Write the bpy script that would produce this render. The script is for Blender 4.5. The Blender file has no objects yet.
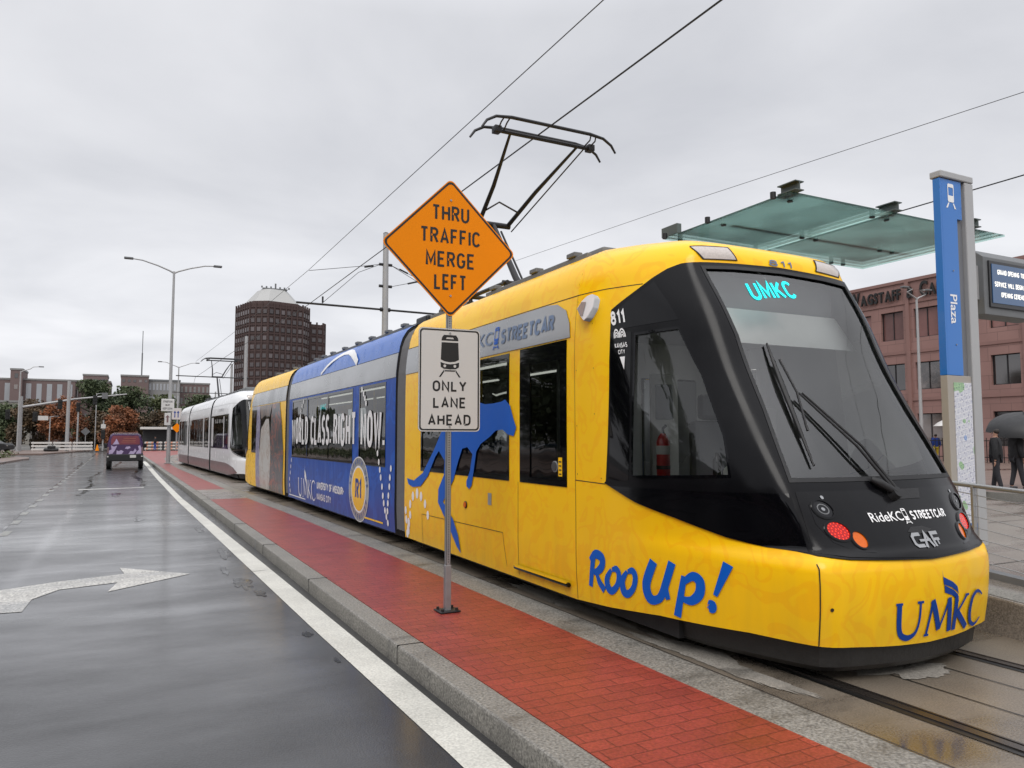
import bpy, bmesh, math, random
from mathutils import Vector, Matrix, noise
from mathutils.geometry import delaunay_2d_cdt
random.seed(7)
scn=bpy.context.scene
COL=scn.collection
R=math.radians
# ---------------------------------------------------------------- materials
def nt(m):
    m.use_nodes=True; return m.node_tree
def mat(name,col,rough=.5,metal=0,var=.12,vs=6.,bump=0.,bs=40.,coat=0.,spec=.5,emis=None,es=0,rv=.12,alpha=None):
    m=bpy.data.materials.new(name); t=nt(m); N=t.nodes; L=t.links
    b=N['Principled BSDF']; b.inputs['Metallic'].default_value=metal
    b.inputs['Specular IOR Level'].default_value=spec
    b.inputs['Coat Weight'].default_value=coat; b.inputs['Coat Roughness'].default_value=.06
    tc=N.new('ShaderNodeTexCoord')
    n=N.new('ShaderNodeTexNoise'); n.inputs['Scale'].default_value=vs; n.inputs['Detail'].default_value=6
    L.new(tc.outputs['Object'],n.inputs['Vector'])
    mx=N.new('ShaderNodeMix'); mx.data_type='RGBA'
    c=list(col)+[1]
    mx.inputs[6].default_value=[x*(1-var) for x in col]+[1]
    mx.inputs[7].default_value=[min(1,x*(1+var)) for x in col]+[1]
    L.new(n.outputs['Fac'],mx.inputs[0]); L.new(mx.outputs[2],b.inputs['Base Color'])
    mr=N.new('ShaderNodeMapRange'); mr.inputs[1].default_value=.3; mr.inputs[2].default_value=.7
    mr.inputs[3].default_value=max(.02,rough*(1-rv)); mr.inputs[4].default_value=min(1,rough*(1+rv))
    L.new(n.outputs['Fac'],mr.inputs[0]); L.new(mr.outputs[0],b.inputs['Roughness'])
    if bump:
        n2=N.new('ShaderNodeTexNoise'); n2.inputs['Scale'].default_value=bs; n2.inputs['Detail'].default_value=4
        L.new(tc.outputs['Object'],n2.inputs['Vector'])
        bp=N.new('ShaderNodeBump'); bp.inputs['Strength'].default_value=bump; bp.inputs['Distance'].default_value=.01
        L.new(n2.outputs['Fac'],bp.inputs['Height']); L.new(bp.outputs[0],b.inputs['Normal'])
    if emis:
        b.inputs['Emission Color'].default_value=list(emis)+[1]; b.inputs['Emission Strength'].default_value=es
    return m
def glass(name,tint,ior=1.55,rough=.02,mixdark=0.,dark=(.01,.01,.012)):
    m=bpy.data.materials.new(name); t=nt(m); N=t.nodes; L=t.links
    N.remove(N['Principled BSDF']); out=N['Material Output']
    tr=N.new('ShaderNodeBsdfTransparent'); tr.inputs[0].default_value=list(tint)+[1]
    di=N.new('ShaderNodeBsdfDiffuse'); di.inputs[0].default_value=list(dark)+[1]
    m1=N.new('ShaderNodeMixShader'); m1.inputs[0].default_value=mixdark
    L.new(tr.outputs[0],m1.inputs[1]); L.new(di.outputs[0],m1.inputs[2])
    gl=N.new('ShaderNodeBsdfGlossy'); gl.inputs['Roughness'].default_value=rough
    tc=N.new('ShaderNodeTexCoord'); n=N.new('ShaderNodeTexNoise'); n.inputs['Scale'].default_value=1.3
    L.new(tc.outputs['Object'],n.inputs['Vector'])
    bp=N.new('ShaderNodeBump'); bp.inputs['Strength'].default_value=.06; bp.inputs['Distance'].default_value=.1
    L.new(n.outputs['Fac'],bp.inputs['Height']); L.new(bp.outputs[0],gl.inputs['Normal'])
    fr=N.new('ShaderNodeFresnel'); fr.inputs[0].default_value=ior
    m2=N.new('ShaderNodeMixShader'); L.new(fr.outputs[0],m2.inputs[0])
    L.new(m1.outputs[0],m2.inputs[1]); L.new(gl.outputs[0],m2.inputs[2]); L.new(m2.outputs[0],out.inputs[0])
    return m
def wrapmat(name,base,alt,scale=3.,amt=.5,rough=.3,coat=.4):
    "vinyl wrap: base colour with large faint swirls of a second colour"
    m=bpy.data.materials.new(name); t=nt(m); N=t.nodes; L=t.links
    b=N['Principled BSDF']; b.inputs['Specular IOR Level'].default_value=.32; b.inputs['Coat Weight'].default_value=coat; b.inputs['Coat Roughness'].default_value=.08
    tc=N.new('ShaderNodeTexCoord'); n=N.new('ShaderNodeTexNoise'); n.inputs['Scale'].default_value=scale; n.inputs['Detail'].default_value=1.5; n.inputs['Distortion'].default_value=1.6
    L.new(tc.outputs['Object'],n.inputs['Vector'])
    r=N.new('ShaderNodeValToRGB'); e=r.color_ramp.elements
    e[0].position=.5; e[0].color=(0,0,0,1); e[1].position=.525; e[1].color=(amt,amt,amt,1)
    e2=r.color_ramp.elements.new(.6); e2.color=(amt,amt,amt,1); e3=r.color_ramp.elements.new(.62); e3.color=(0,0,0,1)
    L.new(n.outputs['Fac'],r.inputs[0])
    mx=N.new('ShaderNodeMix'); mx.data_type='RGBA'; mx.inputs[6].default_value=list(base)+[1]; mx.inputs[7].default_value=list(alt)+[1]
    L.new(r.outputs[0],mx.inputs[0])
    # road film: slightly darker towards the skirt
    n2=N.new('ShaderNodeTexNoise'); n2.inputs['Scale'].default_value=9; n2.inputs['Detail'].default_value=8
    sc=N.new('ShaderNodeMapping'); sc.inputs['Scale'].default_value=(1,1,.18); L.new(tc.outputs['Object'],sc.inputs[0]); L.new(sc.outputs[0],n2.inputs['Vector'])
    sx=N.new('ShaderNodeSeparateXYZ'); L.new(tc.outputs['Object'],sx.inputs[0])
    mr=N.new('ShaderNodeMapRange'); mr.inputs[1].default_value=.1; mr.inputs[2].default_value=1.1; mr.inputs[3].default_value=.42; mr.inputs[4].default_value=.0
    L.new(sx.outputs[2],mr.inputs[0]); mu=N.new('ShaderNodeMath'); mu.operation='MULTIPLY'; L.new(mr.outputs[0],mu.inputs[0]); L.new(n2.outputs['Fac'],mu.inputs[1])
    m3=N.new('ShaderNodeMix'); m3.data_type='RGBA'; m3.inputs[7].default_value=(.16,.11,.05,1); L.new(mu.outputs[0],m3.inputs[0]); L.new(mx.outputs[2],m3.inputs[6])
    ge=N.new('ShaderNodeNewGeometry'); mb_=N.new('ShaderNodeMix'); mb_.data_type='RGBA'; L.new(ge.outputs['Backfacing'],mb_.inputs[0]); L.new(m3.outputs[2],mb_.inputs[6]); mb_.inputs[7].default_value=(.30,.31,.31,1)
    L.new(mb_.outputs[2],b.inputs['Base Color'])   # the inner lining is grey
    r2=N.new('ShaderNodeMapRange'); r2.inputs[3].default_value=rough*.7; r2.inputs[4].default_value=rough*1.4; L.new(n2.outputs['Fac'],r2.inputs[0]); L.new(r2.outputs[0],b.inputs['Roughness'])
    return m
M={}
YEL=(1.0,.58,.004)
M['yellow']=wrapmat('yellow wrap',YEL,(.95,.41,.003),3.0,.36,.22,.0)
M['roofyellow']=mat('yellow roof',(1.0,.57,.004),.32,coat=.12,var=.04,rv=.3,spec=.35)
M['gloss_black']=mat('gloss black',(.002,.002,.003),.04,coat=0,var=.2,spec=.32)
M['pillar']=mat('pillar black',(.004,.004,.005),.20,coat=0,var=.15,spec=.22,rv=.3)
M['nose_grey']=mat('nose charcoal',(.007,.007,.008),.16,coat=0,var=.15,spec=.24,rv=.3)
M['silver']=mat('silver panel',(.36,.37,.38),.26,metal=.35,var=.03,vs=1.2,coat=.15,rv=.4)
M['blue']=wrapmat('blue wrap',(.003,.062,.36),(.004,.10,.5),1.6,.6,.36,.0)
M['roofblue']=mat('blue roof',(.03,.14,.52),.3,coat=.15,var=.06)
M['navy']=mat('royal blue vinyl',(.002,.045,.27),.4,spec=.25,coat=0,var=.06)
M['rooblue']=mat('bright blue vinyl',(.003,.105,.52),.4,spec=.25,coat=0,var=.06)
M['grey_print']=mat('blue grey print',(.12,.18,.30),.3,var=.05)
M['white_print']=mat('white print',(.85,.85,.85),.35,var=.05)
M['white']=mat('white paint',(.80,.81,.82),.25,coat=.4,var=.05)
M['maroon']=mat('maroon stripe',(.17,.10,.10),.35,coat=.2,var=.1)
M['rubber']=mat('black rubber',(.012,.012,.013),.6,var=.25,bump=.2)
M['skirt']=mat('grimy black skirt',(.018,.017,.016),.5,var=.5,vs=9,bump=.3)
M['line']=mat('panel gap',(.02,.013,.005),.7,var=.1)
M['alu']=mat('galvanised steel',(.33,.34,.35),.42,metal=.7,var=.15,vs=12)
M['polegrey']=mat('painted pole grey',(.36,.36,.36),.45,metal=.2,var=.1)
M['darksteel']=mat('dark steel',(.03,.03,.032),.45,metal=.5,var=.2)
M['rooftop']=mat('roof equipment grey',(.14,.145,.15),.55,var=.25)
M['cabinlight']=mat('cabin panel',(.5,.51,.5),.5,var=.06)
M['cabindark']=mat('cabin dark',(.05,.05,.054),.5,var=.2)
M['seatblue']=mat('seat blue',(.03,.07,.2),.6,var=.1)
M['header']=mat('sign header',(.17,.18,.185),.4,var=.1)
M['blind']=mat('sun blind',(.8,.8,.78),.8,var=.05)
M['pole_yellow']=mat('yellow handrail',(.7,.45,.02),.3)
M['tube']=mat('light strip',(.9,.9,.85),.5,emis=(1,.97,.9),es=1.6)
M['cabfill']=mat('cab fill panel',(.9,.9,.85),.5,emis=(1,.98,.94),es=2.2)
M['cyan']=mat('led cyan',(0,.1,.1),.5,emis=(.0,.9,.95),es=1.3)
M['red_lens']=mat('red tail lens',(.33,.002,.002),.12,coat=.2,emis=(1,.01,.005),es=.16,var=.25,vs=120)
M['red_led']=mat('red led dots',(.8,.05,.02),.2,emis=(1,.05,.02),es=.9)
M['amber_lens']=mat('amber lens',(.62,.11,.002),.12,coat=.2,emis=(1,.22,.01),es=.06,var=.2,vs=90)
M['clear_lens']=mat('dark clear lens',(.008,.008,.010),.06,spec=.4)
M['lampclear']=mat('marker lamp clear',(.50,.44,.40),.12,coat=1,var=.25,vs=60)
M['screen']=glass('windscreen glass',(.93,.96,.95),2.15,.02)
M['glass']=glass('tinted window glass',(.24,.26,.25),1.6,.01)
M['cabglass']=glass('cab side glass',(.86,.88,.87),1.75,.01)
M['clearglass']=glass('clear glass',(.75,.8,.8),1.5)
M['orange']=mat('orange sign sheeting',(.80,.235,.0),.5,var=.04,vs=3,spec=.15)
M['signwhite']=mat('white sign sheeting',(.56,.55,.53),.4,var=.05,vs=3)
M['black']=mat('black paint',(.008,.008,.008),.5,var=.1)
M['red']=mat('red paint',(.5,.012,.015),.3,coat=.4)
M['paper']=mat('white paper',(.62,.62,.58),.8,var=.1)
# ---------------------------------------------------------------- object helpers
def newobj(name,data,parent=None,label=None):
    o=bpy.data.objects.new(name,data); COL.objects.link(o)
    if parent:
        if data is not None: data.transform(PM[parent.name].inverted())
        o.parent=parent
        PM[o.name]=PM[parent.name].copy()
    else: PM[o.name]=Matrix.Identity(4)
    if label: o['label']=label
    return o
PM={}
def thing(name,label,cat,loc=(0,0,0),rotz=0,group=None):
    o=bpy.data.objects.new(name,None); COL.objects.link(o); o.empty_display_size=.2
    o.location=loc; o.rotation_euler=(0,0,rotz)
    PM[o.name]=Matrix.Translation(Vector(loc))@Matrix.Rotation(rotz,4,'Z')
    o['label']=label; o['category']=cat
    if group: o['group']=group
    return o
def tag(o,label=None,cat=None,group=None,kind=None):
    if label: o['label']=label
    if cat: o['category']=cat
    if group: o['group']=group
    if kind: o['kind']=kind
    return o
def dup(root,loc,rotz=0,label=None,group=None,scale=None):
    r=root.copy(); COL.objects.link(r); r.location=loc; r.rotation_euler=(0,0,rotz)
    if scale: r.scale=scale
    if label: r['label']=label
    if group: r['group']=group
    for ch in list(root.children):
        c=ch.copy(); COL.objects.link(c); c.parent=r
        for g in list(ch.children):
            d=g.copy(); COL.objects.link(d); d.parent=c
    return r
class MB:
    "collects boxes, tubes, prisms and builds ONE mesh object; coordinates in world space (or through xf)"
    def __init__(s,xf=None): s.v=[];s.f=[];s.sm=[];s.xf=xf
    def add(s,vs,fs,smooth=False):
        n=len(s.v); s.v+= [tuple(p) for p in vs]; s.f+=[tuple(i+n for i in f) for f in fs]; s.sm+=[smooth]*len(fs); return s
    def box(s,x0,x1,y0,y1,z0,z1,m=None):
        vs=[(x0,y0,z0),(x1,y0,z0),(x1,y1,z0),(x0,y1,z0),(x0,y0,z1),(x1,y0,z1),(x1,y1,z1),(x0,y1,z1)]
        if m is not None: vs=[tuple(m@Vector(p)) for p in vs]
        return s.add(vs,[(0,3,2,1),(4,5,6,7),(0,1,5,4),(1,2,6,5),(2,3,7,6),(3,0,4,7)])
    def bbox(s,x0,x1,y0,y1,z0,z1,b=.02,m=None):
        "box with chamfered vertical and horizontal edges"
        bm=bmesh.new(); vs=[bm.verts.new(p) for p in [(x0,y0,z0),(x1,y0,z0),(x1,y1,z0),(x0,y1,z0),(x0,y0,z1),(x1,y0,z1),(x1,y1,z1),(x0,y1,z1)]]
        for f in [(0,3,2,1),(4,5,6,7),(0,1,5,4),(1,2,6,5),(2,3,7,6),(3,0,4,7)]: bm.faces.new([vs[i] for i in f])
        bmesh.ops.bevel(bm,geom=bm.edges[:],offset=b,segments=2,affect='EDGES',profile=.5)
        bm.verts.index_update()
        pv=[tuple((m@v.co) if m is not None else v.co) for v in bm.verts]
        s.add(pv,[[v.index for v in f.verts] for f in bm.faces]); bm.free(); return s
    def tube(s,pts,r,n=8,smooth=True,cap=True):
        pts=[Vector(p) for p in pts]; rs=r if isinstance(r,(list,tuple)) else [r]*len(pts)
        up=None; rings=[]
        for i,p in enumerate(pts):
            d=(pts[min(i+1,len(pts)-1)]-pts[max(i-1,0)]).normalized()
            if up is None:
                a=Vector((0,0,1)) if abs(d.z)<.9 else Vector((1,0,0)); up=(a-d*a.dot(d)).normalized()
            else: up=(up-d*up.dot(d)).normalized()
            q=d.cross(up)
            rings.append([p+(up*math.cos(2*math.pi*k/n)+q*math.sin(2*math.pi*k/n))*rs[i] for k in range(n)])
        base=len(s.v); vs=[v for rg in rings for v in rg]; fs=[]
        for i in range(len(pts)-1):
            for k in range(n):
                a=i*n+k;b=i*n+(k+1)%n; fs.append((a,b,b+n,a+n))
        s.add(vs,fs,smooth)
        if cap: s.add(rings[0],[tuple(range(n))][::-1]); s.add(rings[-1],[tuple(range(n))])
        return s
    def cyl(s,c,r,h,n=20,axis='Z',r2=None):
        c=Vector(c); d={'X':Vector((1,0,0)),'Y':Vector((0,1,0)),'Z':Vector((0,0,1))}[axis]
        return s.tube([c,c+d*h],[r,r if r2 is None else r2],n)
    def prism(s,poly,z0,z1,m=None):
        n=len(poly); vs=[(x,y,z0) for x,y in poly]+[(x,y,z1) for x,y in poly]
        if m is not None: vs=[tuple(m@Vector(p)) for p in vs]
        s.add(vs,[tuple(range(n))[::-1],tuple(range(n,2*n))]+[(i,(i+1)%n,(i+1)%n+n,i+n) for i in range(n)]); return s
    def quad(s,a,b,c,d): return s.add([a,b,c,d],[(0,1,2,3)])
    def build(s,name,m,parent=None,label=None,bev=0):
        me=bpy.data.meshes.new(name)
        vs=s.v if s.xf is None else [tuple(s.xf(Vector(p))) for p in s.v]
        me.from_pydata(vs,[],s.f); me.materials.append(M[m] if isinstance(m,str) else m)
        me.polygons.foreach_set('use_smooth',s.sm)
        bm=bmesh.new(); bm.from_mesh(me)
        bmesh.ops.remove_doubles(bm,verts=bm.verts[:],dist=1e-5) if len(s.v)<3000 else None
        bmesh.ops.recalc_face_normals(bm,faces=bm.faces[:]); bm.to_mesh(me); bm.free()
        if any(s.sm): me.set_sharp_from_angle(angle=R(40))
        o=newobj(name,me,parent,label)
        if bev:
            b=o.modifiers.new('b','BEVEL'); b.width=bev; b.segments=2; b.limit_method='ANGLE'
        return o
def struct(o): o['kind']='structure'; return o
# ---------------------------------------------------------------- 2-D outlines
def pip(x,y,poly):
    c=False; j=len(poly)-1
    for i in range(len(poly)):
        a=poly[i];b=poly[j]
        if (a[1]>y)!=(b[1]>y) and x<(b[0]-a[0])*(y-a[1])/(b[1]-a[1])+a[0]: c=not c
        j=i
    return c
def subdiv(poly,d,closed=True):
    out=[]; n=len(poly)
    for i in range(n if closed else n-1):
        a=poly[i];b=poly[(i+1)%n]; k=max(1,int(math.ceil(math.hypot(b[0]-a[0],b[1]-a[1])/d)))
        for j in range(k): out.append((a[0]+(b[0]-a[0])*j/k,a[1]+(b[1]-a[1])*j/k))
    if not closed: out.append(poly[-1])
    return out
def tri(polys,dx,dy=None):
    "even-odd triangulation of outlines with inner grid points"
    dy=dy or dx; loops=[subdiv(p,min(dx,dy)) for p in polys]
    vs=[];es=[]
    for lp in loops:
        n=len(vs); vs+=lp; es+=[(n+i,n+(i+1)%len(lp)) for i in range(len(lp))]
    x0=min(v[0] for v in vs);x1=max(v[0] for v in vs);y0=min(v[1] for v in vs);y1=max(v[1] for v in vs)
    nx=int((x1-x0)/dx);ny=int((y1-y0)/dy)
    for i in range(1,nx+1):
        for j in range(1,ny+1):
            x=x0+i*dx-(dx*.013);y=y0+j*dy-(dy*.017)
            if sum(pip(x,y,lp) for lp in loops)%2: vs.append((x,y))
    r=delaunay_2d_cdt([Vector(v) for v in vs],es,[],0,1e-6)
    V=[tuple(v) for v in r[0]]; F=[]
    for f in r[2]:
        cx=sum(V[i][0] for i in f)/3;cy=sum(V[i][1] for i in f)/3
        if sum(pip(cx,cy,lp) for lp in loops)%2: F.append(tuple(f))
    return V,F,loops
def outline(pts,w,closed=False):
    "ribbon of half-width w along a polyline, mitred; closed -> [outer, inner]"
    n=len(pts); ws=w if isinstance(w,(list,tuple)) else [w]*n; Lf=[];Rt=[]
    for i in range(n):
        if closed: a,b=pts[i-1],pts[(i+1)%n]
        else: a,b=pts[max(i-1,0)],pts[min(i+1,n-1)]
        c=pts[i]
        def nrm(p,q):
            dx=q[0]-p[0];dy=q[1]-p[1];l=math.hypot(dx,dy)
            return None if l<1e-9 else (-dy/l,dx/l)
        n1=nrm(a,c);n2=nrm(c,b); n1=n1 or n2; n2=n2 or n1
        mx,my=n1[0]+n2[0],n1[1]+n2[1]; l=math.hypot(mx,my)
        if l<.2: mx,my=n1; k=1
        else:
            mx/=l;my/=l; k=min(2.2,1/max(.3,mx*n1[0]+my*n1[1]))
        Lf.append((c[0]+mx*ws[i]*k,c[1]+my*ws[i]*k)); Rt.append((c[0]-mx*ws[i]*k,c[1]-my*ws[i]*k))
    return [Lf,Rt] if closed else Lf+Rt[::-1]
def smooth(pts,k=6):
    out=[]
    for i in range(len(pts)-1):
        p0=pts[max(i-1,0)];a=pts[i];b=pts[i+1];p3=pts[min(i+2,len(pts)-1)]
        for j in range(k):
            t=j/k; out.append(tuple(.5*(2*A+(-P_+B)*t+(2*P_-5*A+4*B-D)*t*t+(-P_+3*A-3*B+D)*t**3) for P_,A,B,D in zip(p0,a,b,p3)))
    return out+[tuple(pts[-1])]
def _arc(cx,cy,rx,ry,a0,a1,n=9): return [(cx+rx*math.cos(R(a0+(a1-a0)*k/(n-1))),cy+ry*math.sin(R(a0+(a1-a0)*k/(n-1)))) for k in range(n)]
W_=.56
GL={'T':(.56,[[(0,1),(.56,1)],[(.28,1),(.28,0)]]),'H':(.56,[[(0,0),(0,1)],[(.56,0),(.56,1)],[(0,.52),(.56,.52)]]),
'R':(.54,[[(0,0),(0,1),(.3,1)]+_arc(.3,.76,.22,.24,90,-90)+[(0,.52)],[(.26,.52),(.54,0)]]),
'P':(.52,[[(0,0),(0,1),(.3,1)]+_arc(.3,.75,.22,.25,90,-90)+[(0,.50)]]),
'U':(.56,[[(0,1)]+_arc(.28,.28,.28,.28,180,360,11)+[(.56,1)]]),'J':(.4,[[(.4,1)]+_arc(.18,.22,.22,.22,360,200,7)]),
'A':(.60,[[(0,0),(.30,1),(.60,0)],[(.10,.30),(.50,.30)]]),'F':(.48,[[(0,0),(0,1),(.48,1)],[(0,.52),(.40,.52)]]),
'I':(.0,[[(0,0),(0,1)]]),'C':(.56,[_arc(.28,.70,.28,.30,25,180,8)+_arc(.28,.30,.28,.30,180,335,8)]),
'G':(.58,[_arc(.28,.70,.28,.30,25,180,8)+_arc(.28,.30,.28,.30,180,350,8)+[(.57,.46),(.34,.46)]]),
'O':(.58,[('c',_arc(.29,.69,.29,.31,0,180,9)+_arc(.29,.31,.29,.31,180,360,9))]),
'Q':(.58,[('c',_arc(.29,.69,.29,.31,0,180,9)+_arc(.29,.31,.29,.31,180,360,9)),[(.36,.2),(.6,-.05)]]),
'M':(.68,[[(0,0),(0,1),(.34,.22),(.68,1),(.68,0)]]),'N':(.58,[[(0,0),(0,1),(.58,0),(.58,1)]]),
'E':(.50,[[(.50,1),(0,1),(0,0),(.50,0)],[(0,.52),(.42,.52)]]),'L':(.48,[[(0,1),(0,0),(.48,0)]]),
'Y':(.60,[[(0,1),(.30,.48),(.60,1)],[(.30,.48),(.30,0)]]),'V':(.60,[[(0,1),(.30,0),(.60,1)]]),'W':(.86,[[(0,1),(.20,0),(.43,.85),(.66,0),(.86,1)]]),
'D':(.56,[[(0,0),(0,1),(.26,1)]+_arc(.26,.70,.30,.30,80,0,5)+_arc(.26,.30,.30,.30,0,-80,5)+[(.26,0),(0,0)]]),
'B':(.54,[[(.28,.52),(0,.52),(0,1),(.28,1)]+_arc(.28,.76,.22,.24,80,-80,7)+[(.28,.52)]+_arc(.30,.26,.24,.26,80,-80,7)+[(.28,0),(0,0),(0,.5)]]),
'K':(.56,[[(0,0),(0,1)],[(.54,1),(0,.38)],[(.16,.56),(.56,0)]]),'S':(.54,[_arc(.27,.76,.26,.24,30,180,8)+_arc(.27,.76,.26,.25,180,262,4)+_arc(.27,.26,.27,.25,80,0,4)+_arc(.27,.25,.27,.25,0,-150,8)]),
'8':(.52,[('c',_arc(.26,.77,.22,.23,270,630,15)[:-1]),('c',_arc(.26,.27,.26,.27,90,450,15)[:-1])]),'1':(.2,[[(0,.78),(.2,1),(.2,0)]]),
'.':(.0,[[(0,0),(0,.14)]]),'!':(.0,[[(0,0),(0,.14)],[(0,.3),(0,1)]]),'-':(.3,[[(0,.48),(.3,.48)]]),'&':(.6,[[(.6,0),(.12,.75)]+_arc(.27,.82,.16,.18,200,-20,7)+[(.05,.32)]+_arc(.22,.2,.2,.2,150,330,7)+[(.56,.48)]]),' ':(.22,[])}
def sfont(s,h,width=None,wt=.075,gap=.21):
    "stroke capitals -> list of (outlines, depth index); centred, cap height h, total width"
    x=0;out=[];k=0
    adv=[]
    for ch in s: adv.append(x); x+=GL[ch][0]+gap+2*wt*.5
    tot=x-gap-wt; inner=tot+wt
    for ch,x0 in zip(s,adv):
        for j,pl in enumerate(GL[ch][1]):
            closed=isinstance(pl,tuple); q=pl[1] if closed else pl
            out.append((ch,x0,q,closed,j))
    sx=((width-2*wt*h)/tot) if width else h
    if tot<1e-6: sx=h
    sy=h*(1-2*wt)
    res=[]
    for ch,x0,q,closed,j in out:
        pts=[((x0+px)*sx-tot*sx/2,(py*sy)-sy/2) for px,py in q]
        o=outline(pts,wt*h,closed); res.append((o if closed else [o],j))
    return res
def circ(cx,cy,rx,ry=None,n=28,a0=0,a1=360):
    ry=ry or rx; full=abs(a1-a0)>=360
    return [(cx+rx*math.cos(R(a0+(a1-a0)*k/(n if full else n-1))),cy+ry*math.sin(R(a0+(a1-a0)*k/(n if full else n-1)))) for k in range(n)]
def rrect(x0,y0,x1,y1,r,n=5):
    o=[]
    for cx,cy,a in [(x1-r,y1-r,0),(x0+r,y1-r,90),(x0+r,y0+r,180),(x1-r,y0+r,270)]:
        o+= [(cx+r*math.cos(R(a+90*k/n)),cy+r*math.sin(R(a+90*k/n))) for k in range(n+1)]
    return o
_tc={}
def text2d(s,size=1.,wid=1.,bold=0.,space=1.,maxe=None,align='CENTER'):
    "text as triangles in the plane: (verts, faces); centred"
    k=(s,size,wid,bold,space,maxe,align)
    if k in _tc: return _tc[k]
    c=bpy.data.curves.new('t','FONT'); c.body=s; c.size=size; c.offset=bold*size; c.space_character=space; c.align_x=align; c.align_y='CENTER'; c.resolution_u=3
    o=bpy.data.objects.new('t',c); COL.objects.link(o); bpy.context.view_layer.update()
    me=bpy.data.meshes.new_from_object(o.evaluated_get(bpy.context.evaluated_depsgraph_get()))
    bm=bmesh.new(); bm.from_mesh(me); bmesh.ops.triangulate(bm,faces=bm.faces[:]); bmesh.ops.remove_doubles(bm,verts=bm.verts[:],dist=size*1e-4)
    if maxe:
        for _ in range(5):
            es=[e for e in bm.edges if e.calc_length()*wid>maxe]
            if not es: break
            bmesh.ops.subdivide_edges(bm,edges=es,cuts=1); bmesh.ops.triangulate(bm,faces=bm.faces[:])
    bm.verts.index_update()
    r=([(v.co.x*wid,v.co.y) for v in bm.verts],[tuple(v.index for v in f.verts) for f in bm.faces]); bm.free()
    COL.objects.unlink(o); bpy.data.objects.remove(o); bpy.data.curves.remove(c); bpy.data.meshes.remove(me)
    _tc[k]=r; return r
def textw(s,size,wid=1,bold=0,space=1):
    V,_=text2d(s,size,wid,bold,space); return max(v[0] for v in V)-min(v[0] for v in V)
def flatdecal(name,V,F,o,ux,uy,m,parent,mb=None):
    "2-D triangles onto the plane o + x*ux + y*uy"
    o=Vector(o);ux=Vector(ux);uy=Vector(uy)
    b=mb or MB(); b.add([o+ux*x+uy*y for x,y in V],F)
    return b if mb else b.build(name,m,parent)
def flattext(name,lines,o,ux,uy,m,parent,size,wid=1,bold=0,space=1,lead=1.3,fit=None):
    mb=MB(); n=len(lines)
    for i,s in enumerate(lines):
        w=wid
        if fit: w=wid*min(1,fit[i]/max(1e-6,textw(s,size,wid,bold,space))) if not isinstance(fit,(int,float)) else wid
        V,F=text2d(s,size,w,bold,space); dy=((n-1)/2-i)*size*lead
        flatdecal(None,[(x,y+dy) for x,y in V],F,o,ux,uy,m,None,mb)
    return mb.build(name,m,parent)
def flatpoly(name,polys,o,ux,uy,m,parent,d=9):
    V,F,_=tri(polys,d); return flatdecal(name,V,F,o,ux,uy,m,parent)

def flatfont(name,lines,o,ux,uy,m,parent):
    "lines: (text, cap height, width, x, y, weight) in stroke capitals on a flat panel"
    ux=Vector(ux).normalized();uy=Vector(uy).normalized(); n=ux.cross(uy); mb=MB()
    for (s,h,w,x,y,wt) in lines:
        for loops,j in sfont(s,h,w,wt,.27):
            V,F,_=tri(loops,9); mb.add([Vector(o)+ux*(a+x)+uy*(b+y)+n*(.0004*j) for a,b in V],F)
    return mb.build(name,m,parent)
XC=4.87; YT=5.8
# plan template levels: (v, z, half-width/forward control points from the side to the nose centre)
LV=[
(.10,[(1.275,5.8),(1.265,5.25),(1.23,4.73),(1.155,4.31),(1.025,3.90),(.875,3.55),(.79,3.48),(.61,3.44),(.39,3.395),(0,3.37)]),
(.20,[(1.285,5.8),(1.275,5.25),(1.24,4.73),(1.165,4.31),(1.035,3.90),(.885,3.54),(.80,3.47),(.62,3.43),(.40,3.385),(0,3.36)]),
(.50,[(1.30,5.8),(1.29,5.25),(1.255,4.72),(1.18,4.30),(1.05,3.88),(.90,3.50),(.815,3.43),(.63,3.385),(.41,3.34),(0,3.31)]),
(.78,[(1.30,5.8),(1.29,5.25),(1.255,4.72),(1.18,4.30),(1.05,3.88),(.90,3.50),(.815,3.435),(.63,3.39),(.41,3.345),(0,3.315)]),
(.86,[(1.30,5.8),(1.29,5.25),(1.25,4.76),(1.17,4.34),(1.03,3.94),(.865,3.57),(.785,3.505),(.60,3.45),(.40,3.40),(0,3.37)]),
(1.25,[(1.30,5.8),(1.295,5.3),(1.27,4.86),(1.21,4.46),(1.09,4.08),(.93,3.77),(.85,3.715),(.68,3.665),(.44,3.62),(0,3.60)]),
(2.10,[(1.30,5.8),(1.285,5.42),(1.24,5.09),(1.17,4.79),(1.07,4.49),(.935,4.25),(.86,4.20),(.68,4.145),(.44,4.105),(0,4.08)]),
(2.60,[(1.29,5.8),(1.27,5.50),(1.22,5.22),(1.155,4.95),(1.06,4.69),(.94,4.48),(.865,4.425),(.68,4.38),(.44,4.35),(0,4.34)]),
(3.00,[(1.235,5.8),(1.215,5.58),(1.175,5.34),(1.115,5.10),(1.03,4.88),(.92,4.695),(.85,4.645),(.67,4.61),(.43,4.59),(0,4.585)]),
]
TF=[0]
_b=LV[2][1]
for i in range(1,10):
    TF.append(TF[-1]+math.hypot(_b[i][0]-_b[i-1][0],_b[i][1]-_b[i-1][1]))
LN=TF[-1]; TF=[t/LN for t in TF]
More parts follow.
